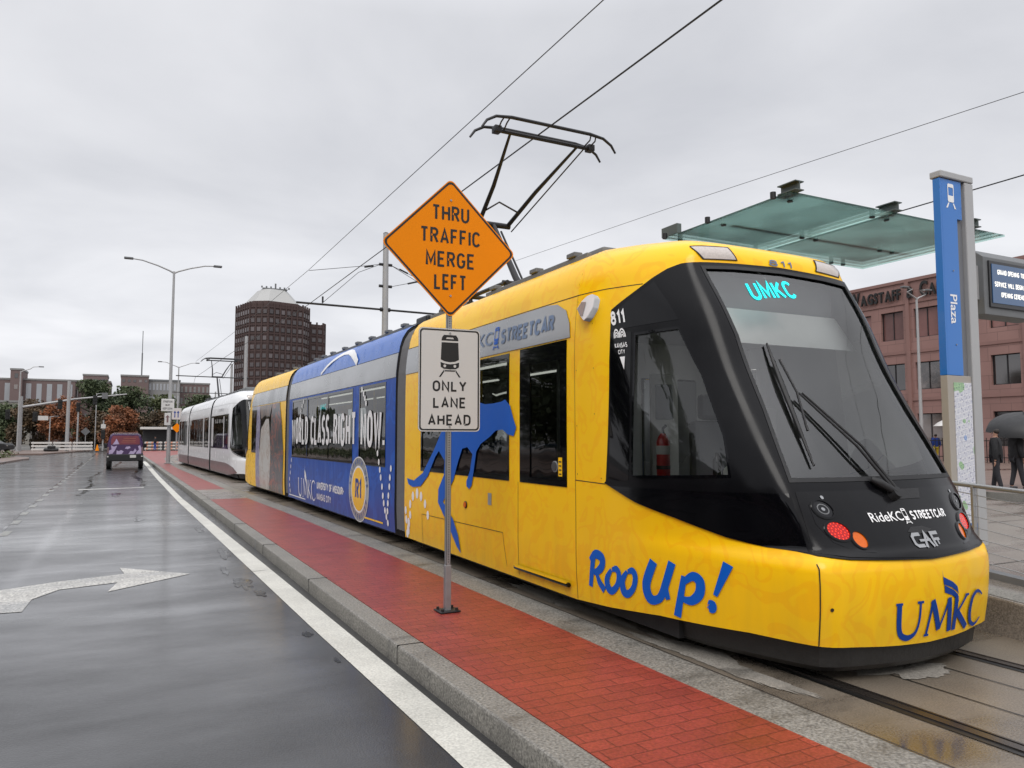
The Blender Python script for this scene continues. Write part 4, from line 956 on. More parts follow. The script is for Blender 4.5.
mb=MB(); mb.quad((-3000,-3000,-.30),(3000,-3000,-.30),(3000,3000,-.30),(-3000,3000,-.30)); struct(mb.build('ground','earth'))
struct(ribbon('road','asphalt',lambda y: -26 if y<60 else -26-(y-60)*.5,t_(CURBO,.01),-40,108,-.15,2))
struct(ribbon('edge_line','roadpaint',lambda y: lerp([(-12,1.66),(3.8,1.63),(7,1.54),(23,1.18),(36,1.0),(53,.83),(60,.78)],y),lambda y: lerp([(-12,1.88),(3.7,1.86),(7,1.785),(11,1.69),(23.4,1.36),(36,1.2),(58,1.04),(60,1.0)],y),-12,60,-.146,.5))
struct(ribbon('kerb','kerb',t_(CURBO),t_(CURBI),-12,97,.0,.5,-.2))
_k=bpy.data.objects['kerb']; _b=_k.modifiers.new('b','BEVEL'); _b.width=.018; _b.segments=2; _b.limit_method='ANGLE'; _b.angle_limit=R(60)
for k,(a,b) in enumerate([(-12,20.9),(24.8,62)]):
    struct(ribbon('brick_median','brick',t_(CURBI,.0),t_(BRR),a,b,-.004,.5,-.2))
struct(ribbon('concrete_crossing','walk',t_(CURBI,.0),t_(BRR),20.9,24.8,-.003,.5,-.2))
struct(ribbon('brick_median','brick',t_(CURBI,.0),t_(BRR),62,97,-.004,.5,-.2))
struct(ribbon('median_edging','kerb',t_(BRR),t_(BRR,.34),-12,97,-.006,.5,-.2))
struct(ribbon('track_slab','concrete',t_(BRR,.346),lambda y:CEN(y)+2.1,-12,97,-.012,.5,-.25))
struct(ribbon('slab_joint','rubber',t_(BRR,.338),t_(BRR,.350),-12,70,-.002,.5))
M['rail']=mat('rail steel',(.10,.085,.075),.25,metal=.8,var=.2)
M['groove']=mat('rail groove rubber',(.010,.010,.010),.35,var=.3)
for dx in (-.7175,.7175):
    r_=struct(ribbon('rail_bed','groove',lambda y:CEN(y)+dx-.085,lambda y:CEN(y)+dx+.085,-12,90,-.007,.5))
    struct(ribbon('rail','rail',lambda y:CEN(y)+dx-.035,lambda y:CEN(y)+dx+.03,-12,90,.0,.5,-.02))
    struct(ribbon('rail','rail',lambda y:CEN(y)+dx+.05,lambda y:CEN(y)+dx+.066,-12,90,.0,.5,-.02))
for dx in (-.22,.26): struct(ribbon('slab_joint','groove',lambda y:CEN(y)+dx-.006,lambda y:CEN(y)+dx+.006,-12,60,-.007,.5))
# cross joints, salt stains
M['stain'],_=wet('pale lime stain',(.27,.25,.22),.5,-.02,3,bump=.3,dark=.6)
def blob(name,m,cx,cy,rx,ry,z,seed,n=90,amp=.5):
    pts=[]
    for k in range(n):
        a=6.283*k/n; q=1+amp*noise.noise(Vector((math.cos(a)*1.7+seed,math.sin(a)*1.7,seed*3.1)))*1.6+.10*noise.noise(Vector((math.cos(a)*9,math.sin(a)*9,seed)))*1.8+.12*noise.noise(Vector((math.cos(a)*22,math.sin(a)*22,seed)))
        pts.append((cx+rx*q*math.cos(a),cy+ry*q*math.sin(a),z))
    mb=MB(); mb.add(pts,[tuple(range(n))]); return struct(mb.build(name,m))
blob('slab_stain','stain',3.80,4.3,.16,.95,-.0065,2.2); blob('slab_stain','stain',4.9,3.55,.35,.22,-.0065,4.4); blob('slab_stain','stain',3.85,6.4,.14,1.2,-.0065,5.1)
for k in range(24):
    y=2.6+k*3.05; mb=MB(); a_,b_=lerp(CURBO,y)-.003,lerp(CURBI,y); mb.box(a_,b_,y,y+.012,-.14,.0035); struct(mb.build('kerb_joint','groove'))
# road markings
ar=[(.73,10.56),(-.08,11.47),(-.02,10.94),(-.72,10.72),(-1.27,10.42),(-1.75,9.9),(-1.9,9.3),(-1.1,9.07),(-.92,9.05),(-.9,9.68),(-.68,10.15),(-.09,10.34),(-.18,9.77)]
mb=MB(); V_,F_,_=tri([ar],.3); mb.add([(a,b,-.146) for a,b in V_],F_); struct(mb.build('lane_arrow','wornpaint'))
for k in range(30):
    y=14+k*2.05; x=lerp([(14,-1.9),(20,-2.11),(27,-2.25),(39,-2.39),(69,-2.79),(90,-3.2)],y)
    mb=MB(); mb.quad((x-.07,y,-.146),(x+.07,y,-.146),(x+.06,y+.75,-.146),(x-.08,y+.75,-.146)); struct(mb.build('lane_dash','dimpaint'))
struct(ribbon('tar_seam','seal',lambda y:lerp([(6,-1.75),(14,-2.02),(20,-2.22),(39,-2.5),(69,-2.9),(90,-3.3)],y),lambda y:lerp([(6,-1.69),(14,-1.96),(20,-2.16),(39,-2.42),(69,-2.8),(90,-3.15)],y),6,88,-.147,1))
mb=MB(); mb.quad((-1.5,28.6,-.146),(.45,29.0,-.146),(.45,29.5,-.146),(-1.5,29.1,-.146)); struct(mb.build('stop_line','wornpaint'))
rr=random.Random(3)
for (x0,y0,x1,y1,w) in [(.35,44,.15,38,.09),(.15,38,.5,33,.11),(.5,33,.42,30,.08),(-1.3,43,-1.5,37,.09),(-1.5,37,-1.2,31,.10),(-1.2,31,-1.35,26,.07),(-.55,60,-.8,50,.1),(-2.9,60,-2.7,48,.08)]:
    pts=[(x0+(x1-x0)*k/8+rr.uniform(-.06,.06),y0+(y1-y0)*k/8) for k in range(9)]
    pl=outline(pts,[w*rr.uniform(.4,1.2) for _ in pts]); V_,F_,_=tri([pl],2)
    mb=MB(); mb.add([(a,b,-.1465) for a,b in V_],F_); struct(mb.build('tar_patch','seal'))
for (cx_,cy_,rx_,ry_,sd) in [(1.25,9.6,.10,.35,1.3),(1.35,8.9,.06,.2,2.1),(1.15,10.6,.05,.3,3.3),(1.3,12.2,.07,.5,4.7),(1.45,6.9,.04,.12,5.2),(.2,18,.10,.5,6.4),(-.35,26,.12,1.1,7.7),(1.2,15.5,.06,.5,8.1),(1.5,6.0,.02,.06,11.7)]:
    blob('tar_patch','seal',cx_,cy_,rx_,ry_,-.1468,sd)
# platform on the right with its ramp
def pz(y): return .27+max(0,min(.22,(y-3.5)*.085)) if y>0 else .0+max(0,.27+y*.08)
mb=MB(); ys=[-4+.5*i for i in range(130)]
vs=[];fs=[]
for y in ys: vs+=[(6.36,y,pz(y)),(13.6,y,pz(y))]
for y in ys: vs+=[(6.36,y,-.2),(13.6,y,-.2)]
k=2*len(ys)
for i in range(len(ys)-1): fs+=[(2*i,2*i+1,2*i+3,2*i+2),(2*i,2*i+2,2*i+2+k,2*i+k),(2*i+1,2*i+3,2*i+3+k,2*i+1+k)]
fs+=[(0,1,1+k,k)]
mb.add(vs,fs); pf=struct(mb.build('platform','walk'))
pb=pf.modifiers.new('b','BEVEL'); pb.width=.02; pb.segments=2; pb.limit_method='ANGLE'; pb.angle_limit=R(60)
M['tactile']=mat('platform edge nosing',(.16,.15,.14),.5,var=.2,bump=.3)
mb=MB(); 
for i,y in enumerate(ys[:-1]): mb.quad((6.38,y,pz(y)+.004),(6.66,y,pz(y)+.004),(6.66,ys[i+1],pz(ys[i+1])+.004),(6.38,ys[i+1],pz(ys[i+1])+.004))
struct(mb.build('platform_edge','kerb'))
for y in [0,1.5,3.0,4.5,6,7.5,9,10.5,12]:
    mb=MB(); mb.quad((6.67,y,pz(y)+.004),(13.5,y,pz(y)+.004),(13.5,y+.012,pz(y)+.004),(6.67,y+.012,pz(y)+.004)); struct(mb.build('pavement_joint','groove'))
for x in (8.2,9.7,11.2): struct(ribbon('pavement_joint','groove',c_(x),c_(x+.012),4.6+1.5,60,.494,2))
# second track, road beyond, far pavement
struct(ribbon('track_slab','concrete',c_(13.6),c_(17.0),-30,97,-.012,3,-.25))
struct(ribbon('road','asphalt',c_(17.0),c_(40),-40,108,-.15,4))
for x in (14.4,15.84): struct(ribbon('rail','rail',c_(x),c_(x+.06),-30,90,.0,3,-.02))
struct(ribbon('kerb','kerb',c_(16.9),c_(17.1),-30,97,.0,3,-.2))
for k in range(5): struct(ribbon('crosswalk_bar','roadpaint',c_(17.6+k*.9),c_(18.05+k*.9),6.5,11.5,-.146,3))
struct(ribbon('kerb','kerb',c_(21.6),c_(21.8),9.2,97,.06,3,-.2))
struct(ribbon('far_pavement','farpav',c_(21.8),c_(50.9),9.2,97,.056,4,-.2))
# cross street and pavement at the far end
struct(ribbon('cross_street','asphalt',c_(-150),c_(150),103,118,-.14,8))
struct(ribbon('far_pavement','farpav',lambda y:-30+(y-60)*.0,lambda y:-7.6+max(0,(y-86))*.16,86,108,.0,4,-.2))
mb=MB(); mb.add([(p[0],p[1],-.02) for p in [(-60,30),(-9.5,30),(-7.6,50),(-7.2,64),(-6.9,68),(-7.3,72),(-11,80),(-60,84)]]+[(p[0],p[1],-.2) for p in [(-60,30),(-9.5,30),(-7.6,50),(-7.2,64),(-6.9,68),(-7.3,72),(-11,80),(-60,84)]],[tuple(range(8))]+[(i,(i+1)%8,(i+1)%8+8,i+8) for i in range(8)]); struct(mb.build('corner_pavement','farpav'))
# ---------------------------------------------------------------- orange diamond sign and the white sign on one post
ps=thing('road_sign','orange diamond sign over a white lane sign on a perforated post in the brick median','road sign',(2.65,6.55,0),0)
mb=MB()
for a,b,c,d in ((-.022,.022,-.022,-.019),(-.022,.022,.019,.022),(-.022,-.019,-.022,.022),(.019,.022,-.022,.022)): mb.box(2.65+a,2.65+b,6.55+c,6.55+d,.0,3.9)
mb.bbox(2.65-.028,2.65+.028,6.55-.028,6.55+.028,0,.42,.004)
pst=mb.build('post','alu',ps)
mb=MB()
for k in range(150):
    z=.45+k*.0254*.9
    mb.add([(2.65+.006*math.cos(a),6.5275,z+.006*math.sin(a)) for a in [i*1.047 for i in range(6)]],[(0,1,2,3,4,5)])
mb.build('post_holes','black',pst)
mb=MB(); mb.bbox(2.65-.10,2.65+.10,6.55-.09,6.55+.09,.0,.014,.005)
for x,y in ((-.07,-.06),(.07,-.06),(-.07,.06),(.07,.06)): mb.cyl((2.65+x,6.55+y,.016),.014,.02,8)
mb.build('base_plate','darksteel',ps)
def plate(name,parent,cx,cy,cz,rot,outl,m,thick=.004):
    ux=Vector((math.cos(rot),math.sin(rot),0)); uz=Vector((0,0,1)); nn=ux.cross(uz)
    mb=MB(); n=len(outl); A=[Vector((cx,cy,cz))+ux*x+uz*y for x,y in outl]; Bk=[p-nn*thick for p in A]
    mb.add(A+Bk,[tuple(range(n)),tuple(range(n,2*n))[::-1]]+[(i,(i+1)%n,(i+1)%n+n,i+n) for i in range(n)])
    return mb.build(name,m,parent),ux,nn
def dia(h,r=.04): 
    q=h/math.sqrt(2)*1.0
    return [((x+y)/math.sqrt(2),(y-x)/math.sqrt(2)) for x,y in rrect(-q,-q,q,q,r,4)]
rot=R(-3.0)
H=.672
d1,ux,nn=plate('diamond_panel',ps,2.65,6.52,3.39,rot,dia(H,.05),'alu')
o=Vector((2.65,6.52,3.39))
UZ=(0,0,1)
e_=flatpoly('border',[dia(H-.0,.05),dia(H-.012,.048)],o+nn*.001,ux,UZ,'orange',d1)
flatpoly('border',[dia(H-.014,.047),dia(H-.040,.04)],o+nn*.002,ux,UZ,'black',d1)
flatpoly('orange_face',[dia(H-.002,.05)],o+nn*.0008,ux,UZ,'orange',d1)
flatfont('legend',[('THRU',.150,.375,0,.330,.076),('TRAFFIC',.150,.605,0,.108,.076),('MERGE',.150,.49,0,-.114,.076),('LEFT',.150,.325,0,-.33,.076)],o+nn*.003,ux,UZ,'black',d1)
for dz in (.46,-.46): MB().cyl(o+Vector((0,-.003,dz)),.010,-.006,8,axis='Y').build('bolt','alu',d1)
d2,ux,nn=plate('lane_panel',ps,2.65,6.522,2.135,rot,rrect(-.305,-.485,.305,.485,.04),'alu')
o=Vector((2.65,6.522,2.135))
flatpoly('white_face',[rrect(-.303,-.483,.303,.483,.038)],o+nn*.0008,ux,UZ,'signwhite',d2)
flatpoly('border',[rrect(-.294,-.474,.294,.474,.034),rrect(-.280,-.460,.280,.460,.026)],o+nn*.002,ux,UZ,'black',d2)
flatfont('legend',[('ONLY',.102,.335,0,-.06,.09),('LANE',.102,.325,0,-.215,.09),('AHEAD',.102,.42,0,-.377,.09)],o+nn*.002,ux,UZ,'black',d2)
tz=.250
body=rrect(-.085,-.10,.085,.165,.03); 
ic=[[(-.083,.13),(-.078,.15),(-.06,.172),(.06,.172),(.078,.15),(.083,.13),(.083,.118),(-.083,.118)],[(-.09,-.06),(-.083,.102),(.083,.102),(.09,-.06),(.05,-.078),(0,-.084),(-.05,-.078)],[(-.092,-.085),(-.05,-.098),(0,-.104),(.05,-.098),(.092,-.085),(.09,-.13),(.06,-.148),(0,-.152),(-.06,-.148),(-.09,-.13)]]
hl=[circ(-.05,-.12,.014,n=12),circ(.05,-.12,.014,n=12)]; hd=[[(-.04,.135),(-.03,.15),(.03,.15),(.04,.135)]]
flatpoly('streetcar_symbol',ic+hl+hd,o+nn*.002+Vector((0,0,tz)),ux,UZ,'black',d2)
flatpoly('streetcar_symbol',[[(-.055,-.16),(.055,-.16),(.06,-.172),(-.06,-.172)],[(-.06,-.158),(-.045,-.158),(-.09,-.225),(-.108,-.225)],[(.06,-.158),(.045,-.158),(.09,-.225),(.108,-.225)]],o+nn*.0022+Vector((0,0,tz)),ux,UZ,'black',d2)
for dz in (.44,-.44): MB().cyl(o+Vector((0,-.003,dz)),.009,-.006,8,axis='Y').build('bolt','alu',d2)
# ---------------------------------------------------------------- station pylon
M['pylon_blue']=mat('pylon blue',(.015,.16,.52),.3,coat=.3,var=.05,vs=2); M['pylon_grey']=mat('pylon grey',(.40,.40,.40),.35,metal=.2,var=.06)
M['pylon_beige']=mat('pylon beige',(.36,.33,.29),.5,var=.05); M['pylon_dark']=mat('pylon recess',(.16,.165,.18),.4,var=.1)
py=thing('station_pylon','tall blue and grey station pylon with a street map at its foot on the platform','pylon',(8.2,5.2,.40))
X0,X1,Y0=7.94,8.52,5.15
MB().bbox(X1-.155,X1,Y0-.03,Y0+.10,.38,4.49,.012).build('column','pylon_grey',py)
MB().bbox(X0-.01,X1+.0,Y0-.035,Y0+.10,4.493,4.57,.012).build('cap','pylon_grey',py)
mb=MB(); mb.bbox(X0+.04,X1-.16,Y0+.02,Y0+.09,.38,4.49,.008); mb.build('core','pylon_dark',py)
mb=MB(); mb.prism([(X0+.035,0),(X1-.30,0)],0,0) if False else None
bl=[(X0+.03,2.28),(X1-.29,2.28),(X1-.29,4.05),(X1-.20,4.05),(X1-.20,4.485),(X0+.03,4.485)]
mb=MB(); mb.add([(a,Y0-.01,b) for a,b in bl]+[(a,Y0+.018,b) for a,b in bl],[tuple(range(6)),tuple(range(6,12))[::-1]]+[(i,(i+1)%6,(i+1)%6+6,i+6) for i in range(6)]); bp_=mb.build('blue_panel','pylon_blue',py)
MB().box(X0,X0+.028,Y0-.01,Y0+.07,2.28,4.485).build('side_panel','pylon_blue',py)
MB().bbox(X0,X1-.16,Y0-.012,Y0+.07,.38,2.275,.006).build('lower_panel','pylon_beige',py)
flattext('lettering',['Plaza'],(X0+.16,Y0-.013,3.02),(0,0,-1),(1,0,0),'white_print',py,.17,bold=.012)
flattext('lettering',['to Union Hill'],(X0+.185,Y0-.013,3.02),(0,0,-1),(1,0,0),'white_print',py,.01,bold=.0) if False else None
# icon on the pylon
ic2=[rrect(-.055,-.09,.055,.12,.02),rrect(-.042,-.015,.042,.08,.01)]
flatpoly('streetcar_symbol',ic2,(X0+.19,Y0-.013,4.32),(1,0,0),UZ,'white_print',py)
flatpoly('streetcar_symbol',[[(-.05,-.10),(-.03,-.10),(-.06,-.16),(-.09,-.16)],[(.05,-.10),(.03,-.10),(.06,-.16),(.09,-.16)]],(X0+.19,Y0-.013,4.32),(1,0,0),UZ,'white_print',py)
for z in (2.62,3.45): MB().cyl((X0+.18,Y0-.012,z),.008,-.008,8,axis='Y').build('bolt','alu',py)
# map poster
def mapmat():
    m=bpy.data.materials.new('street map print'); t=nt(m); N=t.nodes; L=t.links; b=N['Principled BSDF']; b.inputs['Roughness'].default_value=.25
    tc=N.new('ShaderNodeTexCoord'); mp_=N.new('ShaderNodeMapping'); mp_.inputs['Rotation'].default_value=(0,R(12),0); L.new(tc.outputs['Object'],mp_.inputs[0])
    sx=N.new('ShaderNodeSeparateXYZ'); L.new(mp_.outputs[0],sx.inputs[0]); cb=N.new('ShaderNodeCombineXYZ'); L.new(sx.outputs[0],cb.inputs[0]); L.new(sx.outputs[2],cb.inputs[1])
    br=N.new('ShaderNodeTexBrick'); br.inputs['Scale'].default_value=1; br.inputs['Brick Width'].default_value=.07; br.inputs['Row Height'].default_value=.06; br.inputs['Mortar Size'].default_value=.003; br.inputs['Color1'].default_value=(.60,.61,.66,1); br.inputs['Color2'].default_value=(.56,.57,.64,1); br.inputs['Mortar'].default_value=(.75,.75,.75,1); L.new(cb.outputs[0],br.inputs['Vector'])
    n=N.new('ShaderNodeTexNoise'); n.inputs['Scale'].default_value=3.2; L.new(cb.outputs[0],n.inputs['Vector']); r=N.new('ShaderNodeValToRGB'); r.color_ramp.interpolation='CONSTANT'; e=r.color_ramp.elements; e[0].color=(1,1,1,1); e[1].position=.58; e[1].color=(.45,.75,.35,1); x=r.color_ramp.elements.new(.36); x.color=(1,1,1,1); e[0].color=(.45,.62,.95,1); L.new(n.outputs['Fac'],r.inputs[0])
    mx=N.new('ShaderNodeMix'); mx.data_type='RGBA'; mx.blend_type='MULTIPLY'; mx.inputs[0].default_value=.9; L.new(br.outputs[0],mx.inputs[6]); L.new(r.outputs[0],mx.inputs[7])
    n3=N.new('ShaderNodeTexNoise'); n3.inputs['Scale'].default_value=42; L.new(cb.outputs[0],n3.inputs['Vector']); r3=N.new('ShaderNodeValToRGB'); r3.color_ramp.elements[0].position=.36; r3.color_ramp.elements[0].color=(.35,.35,.5,1); r3.color_ramp.elements[1].position=.42; L.new(n3.outputs['Fac'],r3.inputs[0])
    m4=N.new('ShaderNodeMix'); m4.data_type='RGBA'; m4.blend_type='MULTIPLY'; m4.inputs[0].default_value=.8; L.new(mx.outputs[2],m4.inputs[6]); L.new(r3.outputs[0],m4.inputs[7])
    L.new(m4.outputs[2],b.inputs['Base Color']); return m
M['map']=mapmat()
MB().box(X0+.10,X1-.17,Y0-.018,Y0-.0125,.66,2.20).build('map_poster','map',py)
MB().box(X0+.10,X1-.17,Y0-.0185,Y0-.0125,.58,.655).build('map_title_bar','pylon_blue',py)
# display board fixed to the pylon
db=thing('display_board','dark electronic message board on the right side of the blue pylon','display board',(9.3,5.3,3.05))
mb=MB(); pr=[(5.20,3.02),(5.20,3.70),(5.32,3.80),(5.44,3.80),(5.46,3.02)]
mb.add([(8.78,a,b) for a,b in pr]+[(9.86,a,b) for a,b in pr],[(0,1,2,3,4),(9,8,7,6,5)]+[(i,(i+1)%5,(i+1)%5+5,i+5) for i in range(5)]); mb.build('housing','rooftop',db,bev=.006)
M['screen_navy']=mat('message screen',(.02,.045,.10),.2,coat=.5,emis=(.03,.09,.2),es=.5)
M['screen_frame']=mat('screen frame',(.02,.02,.022),.3)
M['screen_text']=mat('screen text',(.8,.8,.75),.5,emis=(1,.95,.85),es=.9)
MB().bbox(8.86,9.80,5.18,5.2,3.11,3.66,.005).build('screen_frame','screen_frame',db)
MB().box(8.90,9.76,5.172,5.179,3.16,3.62).build('screen','screen_navy',db)
for l_ in (('GRAND OPENING TODAY!',.06,.66,0,.145,.09),('SERVICE WILL BEGIN AFTER',.06,.78,0,0,.09),('OPENING CEREMONY',.06,.54,0,-.12,.09)): flatfont('message',[l_],(9.33,5.170,3.385),(1,0,0),UZ,'screen_text',db)
MB().box(8.5,8.79,5.26,5.34,3.2,3.6).build('bracket','pylon_grey',db)
# ---------------------------------------------------------------- glass canopy
M['canopyglass']=None
def cang():
    m=bpy.data.materials.new('frosted green glass'); t=nt(m); N=t.nodes; L=t.links; N.remove(N['Principled BSDF'])
    tr=N.new('ShaderNodeBsdfTransparent'); tr.inputs[0].default_value=(.83,.945,.92,1); tl=N.new('ShaderNodeBsdfTranslucent'); tl.inputs[0].default_value=(.62,.92,.86,1)
    di=N.new('ShaderNodeBsdfDiffuse'); di.inputs[0].default_value=(.45,.65,.60,1)
    n=N.new('ShaderNodeTexNoise'); n.inputs['Scale'].default_value=.9; n.inputs['Detail'].default_value=5; tc=N.new('ShaderNodeTexCoord'); L.new(tc.outputs['Object'],n.inputs['Vector'])
    mr=N.new('ShaderNodeMapRange'); mr.inputs[1].default_value=.3; mr.inputs[2].default_value=.7; mr.inputs[3].default_value=.08; mr.inputs[4].default_value=.30; L.new(n.outputs['Fac'],mr.inputs[0])
    m1=N.new('ShaderNodeMixShader'); L.new(mr.outputs[0],m1.inputs[0]); L.new(tr.outputs[0],m1.inputs[1]); L.new(tl.outputs[0],m1.inputs[2])
    m2=N.new('ShaderNodeMixShader'); m2.inputs[0].default_value=.03; L.new(m1.outputs[0],m2.inputs[1]); L.new(di.outputs[0],m2.inputs[2])
    g=N.new('ShaderNodeBsdfGlossy'); g.inputs['Roughness'].default_value=.05; fr=N.new('ShaderNodeFresnel'); fr.inputs[0].default_value=1.22
    m3=N.new('ShaderNodeMixShader'); L.new(fr.outputs[0],m3.inputs[0]); L.new(m2.outputs[0],m3.inputs[1]); L.new(g.outputs[0],m3.inputs[2]); L.new(m3.outputs[0],N['Material Output'].inputs[0]); return m
M['canopyglass']=cang(); M['canopysteel']=mat('canopy steel',(.10,.12,.115),.5,metal=.3,var=.15)
cn=thing('platform_canopy','green tinted glass canopy on dark steel beams over the platform','canopy',(8.9,7.5,.45))
def zc(x): return 4.46+ (0.0)
for a,b in ((6.85,8.66),(8.70,11.10)):
    mb=MB(); mb.box(a,b,6.25,8.60,4.47,4.495); mb.build('glass_panel','canopyglass',cn)
for x in (6.92,8.68,10.35):
    mb=MB(); mb.box(x-.07,x+.07,6.17,6.45,4.60,4.612); mb.box(x-.07,x+.07,6.17,6.45,4.50,4.512); mb.box(x-.008,x+.008,6.17,6.45,4.512,4.60); mb.build('beam_end','canopysteel',cn)
    for y in (6.45,7.6,8.5):
        for dx in (-.14,.14): MB().tube([(x+dx,y,4.452),(x+dx,y,4.53)],.035,10).build('glass_clamp','darksteel',cn)
MB().box(7.2,10.9,7.55,7.63,4.50,4.56).build('cross_beam','pylon_grey',cn)
MB().box(6.88,6.96,8.35,8.7,4.52,4.66).build('end_bracket','canopysteel',cn)
MB().tube([(7.6,8.6,.45),(7.6,8.6,4.46)],.08,14).build('column','canopysteel',cn)
# ---------------------------------------------------------------- ramp railing
rl=thing('ramp_railing','grey steel railing with thin cables beside the ramp','railing',(7.0,3.9,.3))
M['railmetal']=mat('railing steel',(.34,.34,.34),.35,metal=.5,var=.1)
def rz(y): return pz(y)
ysr=[1.0+.5*i for i in range(9)]
top=[(7.0,y,1.12+(y-3.88)*.065) for y in (0.4,2.2,3.2,3.88,4.32,4.75)]
MB().tube(top+[(7.0,4.95,1.165)],.022,10).build('handrail','railmetal',rl)
for y in (4.33,3.0,1.7,.5):
    MB().bbox(6.975,7.025,y-.012,y+.012,pz(y)+.0,1.115+(y-3.88)*.065,.003).build('rail_post','railmetal',rl)
for k in range(7):
    MB().tube([(7.0,y,z+(pz(y)-.30)*.9-.72+.10*k) for (_,y,z) in top],.004,5).build('cable','railmetal',rl)
MB().box(6.97,7.03,.4,4.6,.20,.20) if False else None
mb=MB(); 
for i in range(8):
    ya,yb=.4+i*.55,.4+(i+1)*.55
    v=[(6.94,ya,pz(ya)),(7.06,ya,pz(ya)),(7.06,yb,pz(yb)),(6.94,yb,pz(yb)),(6.94,ya,pz(ya)+.06),(7.06,ya,pz(ya)+.06),(7.06,yb,pz(yb)+.06),(6.94,yb,pz(yb)+.06)]
    mb.add(v,[(4,5,6,7),(0,1,5,4),(1,2,6,5),(2,3,7,6),(3,0,4,7)])
mb.build('toe_kerb','rooftop',rl)
# ---------------------------------------------------------------- overhead line
M['wire']=mat('overhead wire',(.02,.02,.02),.5); M['wiregrey']=mat('steel wire',(.10,.10,.105),.5,metal=.4)
def wire(lbl,pts,r=.010,m='wire',grp='wires of the overhead line'):
    o=MB().tube(pts,r,5).build('overhead_wire',m); tag(o,lbl,'wire',grp); return o
cw=[(4.87,-12,5.74),(4.87,4,5.74),(4.87,14,5.76),(4.87,24,5.78),(4.5,34,5.78),(4.2,44,5.78),(3.9,57,5.78),(4.6,70,5.78),(6.8,82,5.78),(11,94,5.78)]
wire('dark contact wire running above the near track through the pantograph',cw,.011)
wire('thin messenger wire running high above the near track',[(4.87,-12,6.75),(4.87,7,6.81),(4.87,15,6.86),(4.87,24,6.9),(4.5,40,6.9),(3.9,57,6.9)],.0075,'wiregrey')
wire('contact wire of the far track passing behind the blue pylon',[(12,-12,5.58),(12,10,5.58),(12,40,5.60),(11.6,80,5.6)],.011)
wire('thin sagging wire crossing the sky above the glass canopy',[(12,0,6.3),(12,6.4,6.86),(12,14,7.35),(12,23.4,7.85)],.006,'wiregrey')
def mastpole(x,y,h,arms,lbl,ax=1.0,r0=.13,base=0.0):
    t=thing('overhead_line_mast',lbl,'line mast',(x,y,base),0,None)
    MB().tube([(x,y,base),(x,y,h)],[r0,r0*.7],14).build('pole','polegrey',t); MB().tube([(x,y,h),(x,y,h+.03)],[r0*.75,r0*.4],14).build('cap','darksteel',t)
    for z,xa,xb in arms:
        mb=MB(); mb.tube([(x+xa,y,z+.02),(x+xb,y,z-.02)],.035,8); mb.tube([(x-r0*1.3,y,z),(x+r0*1.3,y,z)],.07,8); mb.build('cross_arm','darksteel',t)
    return t
m1=mastpole(7.42,24,8.42,[(5.83,-2.9,2.6)],'overhead line mast behind the orange sign',base=.4)
for z in (7.35,6.62):
    MB().tube([(7.42-.22,24,z),(7.42+.22,24,z)],.05,8).build('clamp','darksteel',m1)
for pts in ([(7.25,24,7.35),(6.6,23.9,7.2),(4.9,24,6.9)],[(7.25,24,7.35),(6.5,24,7.0),(5.3,24,5.85)],[(7.6,24,7.35),(8.4,24,7.05),(9.8,24,6.5)],[(7.6,24,7.35),(8.5,24,6.9),(9.9,24,5.9)],[(7.6,24,6.62),(8.8,24,6.95)]):
    MB().tube(pts,.010,5).build('stay_wire','wiregrey',m1)
mb=MB()
for a,b in (((7.0,24,7.27),(6.7,24,7.2)),((7.9,24,7.25),(8.2,24,7.13)),((8.2,24,6.78),(8.6,24,6.9)),((5.35,24,5.9),(5.35,24,6.1))): mb.tube([a,b],.03,6)
mb.build('insulator','darksteel',m1)
mastpole(7.25,57,8.9,[(5.85,-4.6,-.2)],'overhead line mast in front of the dark tower, close to the white streetcar',r0=.16)
mastpole(8.85,80,8.9,[(5.95,-5.6,.3)],'farther overhead line mast left of the dark tower',r0=.16)
mastpole(12.0,130,8.9,[(5.7,-6.6,.3)],'farthest overhead line mast beyond the white streetcar',r0=.16)
# ---------------------------------------------------------------- street lamps
def lamp(x,y,base,h,arm,lbl,double=True,rot=0,grp='grey double arm street lamps'):
    t=thing('street_lamp',lbl,'street lamp',(x,y,base),rot,grp if double else None)
    MB().tube([(x,y,base),(x,y,base+h)],[.12,.065],14).build('pole','polegrey',t)
    MB().bbox(x-.2,x+.2,y-.2,y+.2,base,base+.05,.01).build('base_plate','polegrey',t)
    for s_ in ((-1,1) if double else (1,)):
        MB().tube([(x,y,base+h-.1),(x+s_*.25,y,base+h+.03),(x+s_*.9,y,base+h+.28),(x+s_*(arm-.9),y,base+h+.52),(x+s_*(arm-.4),y,base+h+.56)],[.06,.05,.045,.04,.035],8).build('arm','polegrey',t)
        MB().bbox(x+s_*(arm-.4) if s_>0 else x-arm-.1,x+arm+.1 if s_>0 else x-arm+.4,y-.15,y+.15,base+h+.51,base+h+.62,.03).build('lamp_head','rooftop',t)
    return t
lamp(2.04,50,0,11.75,2.65,'tall double arm street lamp with small white signs standing in the brick median')
lamp(5.2,105,0,10.6,2.35,'distant double arm street lamp behind the tall one')
lamp(43.6,30,0,10.3,1.25,'double arm street lamp standing in front of the pink building')
lamp(-11.3,100,0,9.0,2.1,'single arm street lamp at the left edge over the traffic signal arm',False)
bs=thing('lane_sign','small white rectangular sign strapped to the tall street lamp','sign',(1.93,49.8,3.5))
MB().bbox(1.56,2.28,49.76,49.79,3.15,3.9,.02).build('panel','signwhite',bs)
flattext('legend',['STREETCAR','MUST','KEEP CLEAR'],(1.92,49.755,3.52),(1,0,0),UZ,'black',bs,.16,wid=.62,bold=.01)
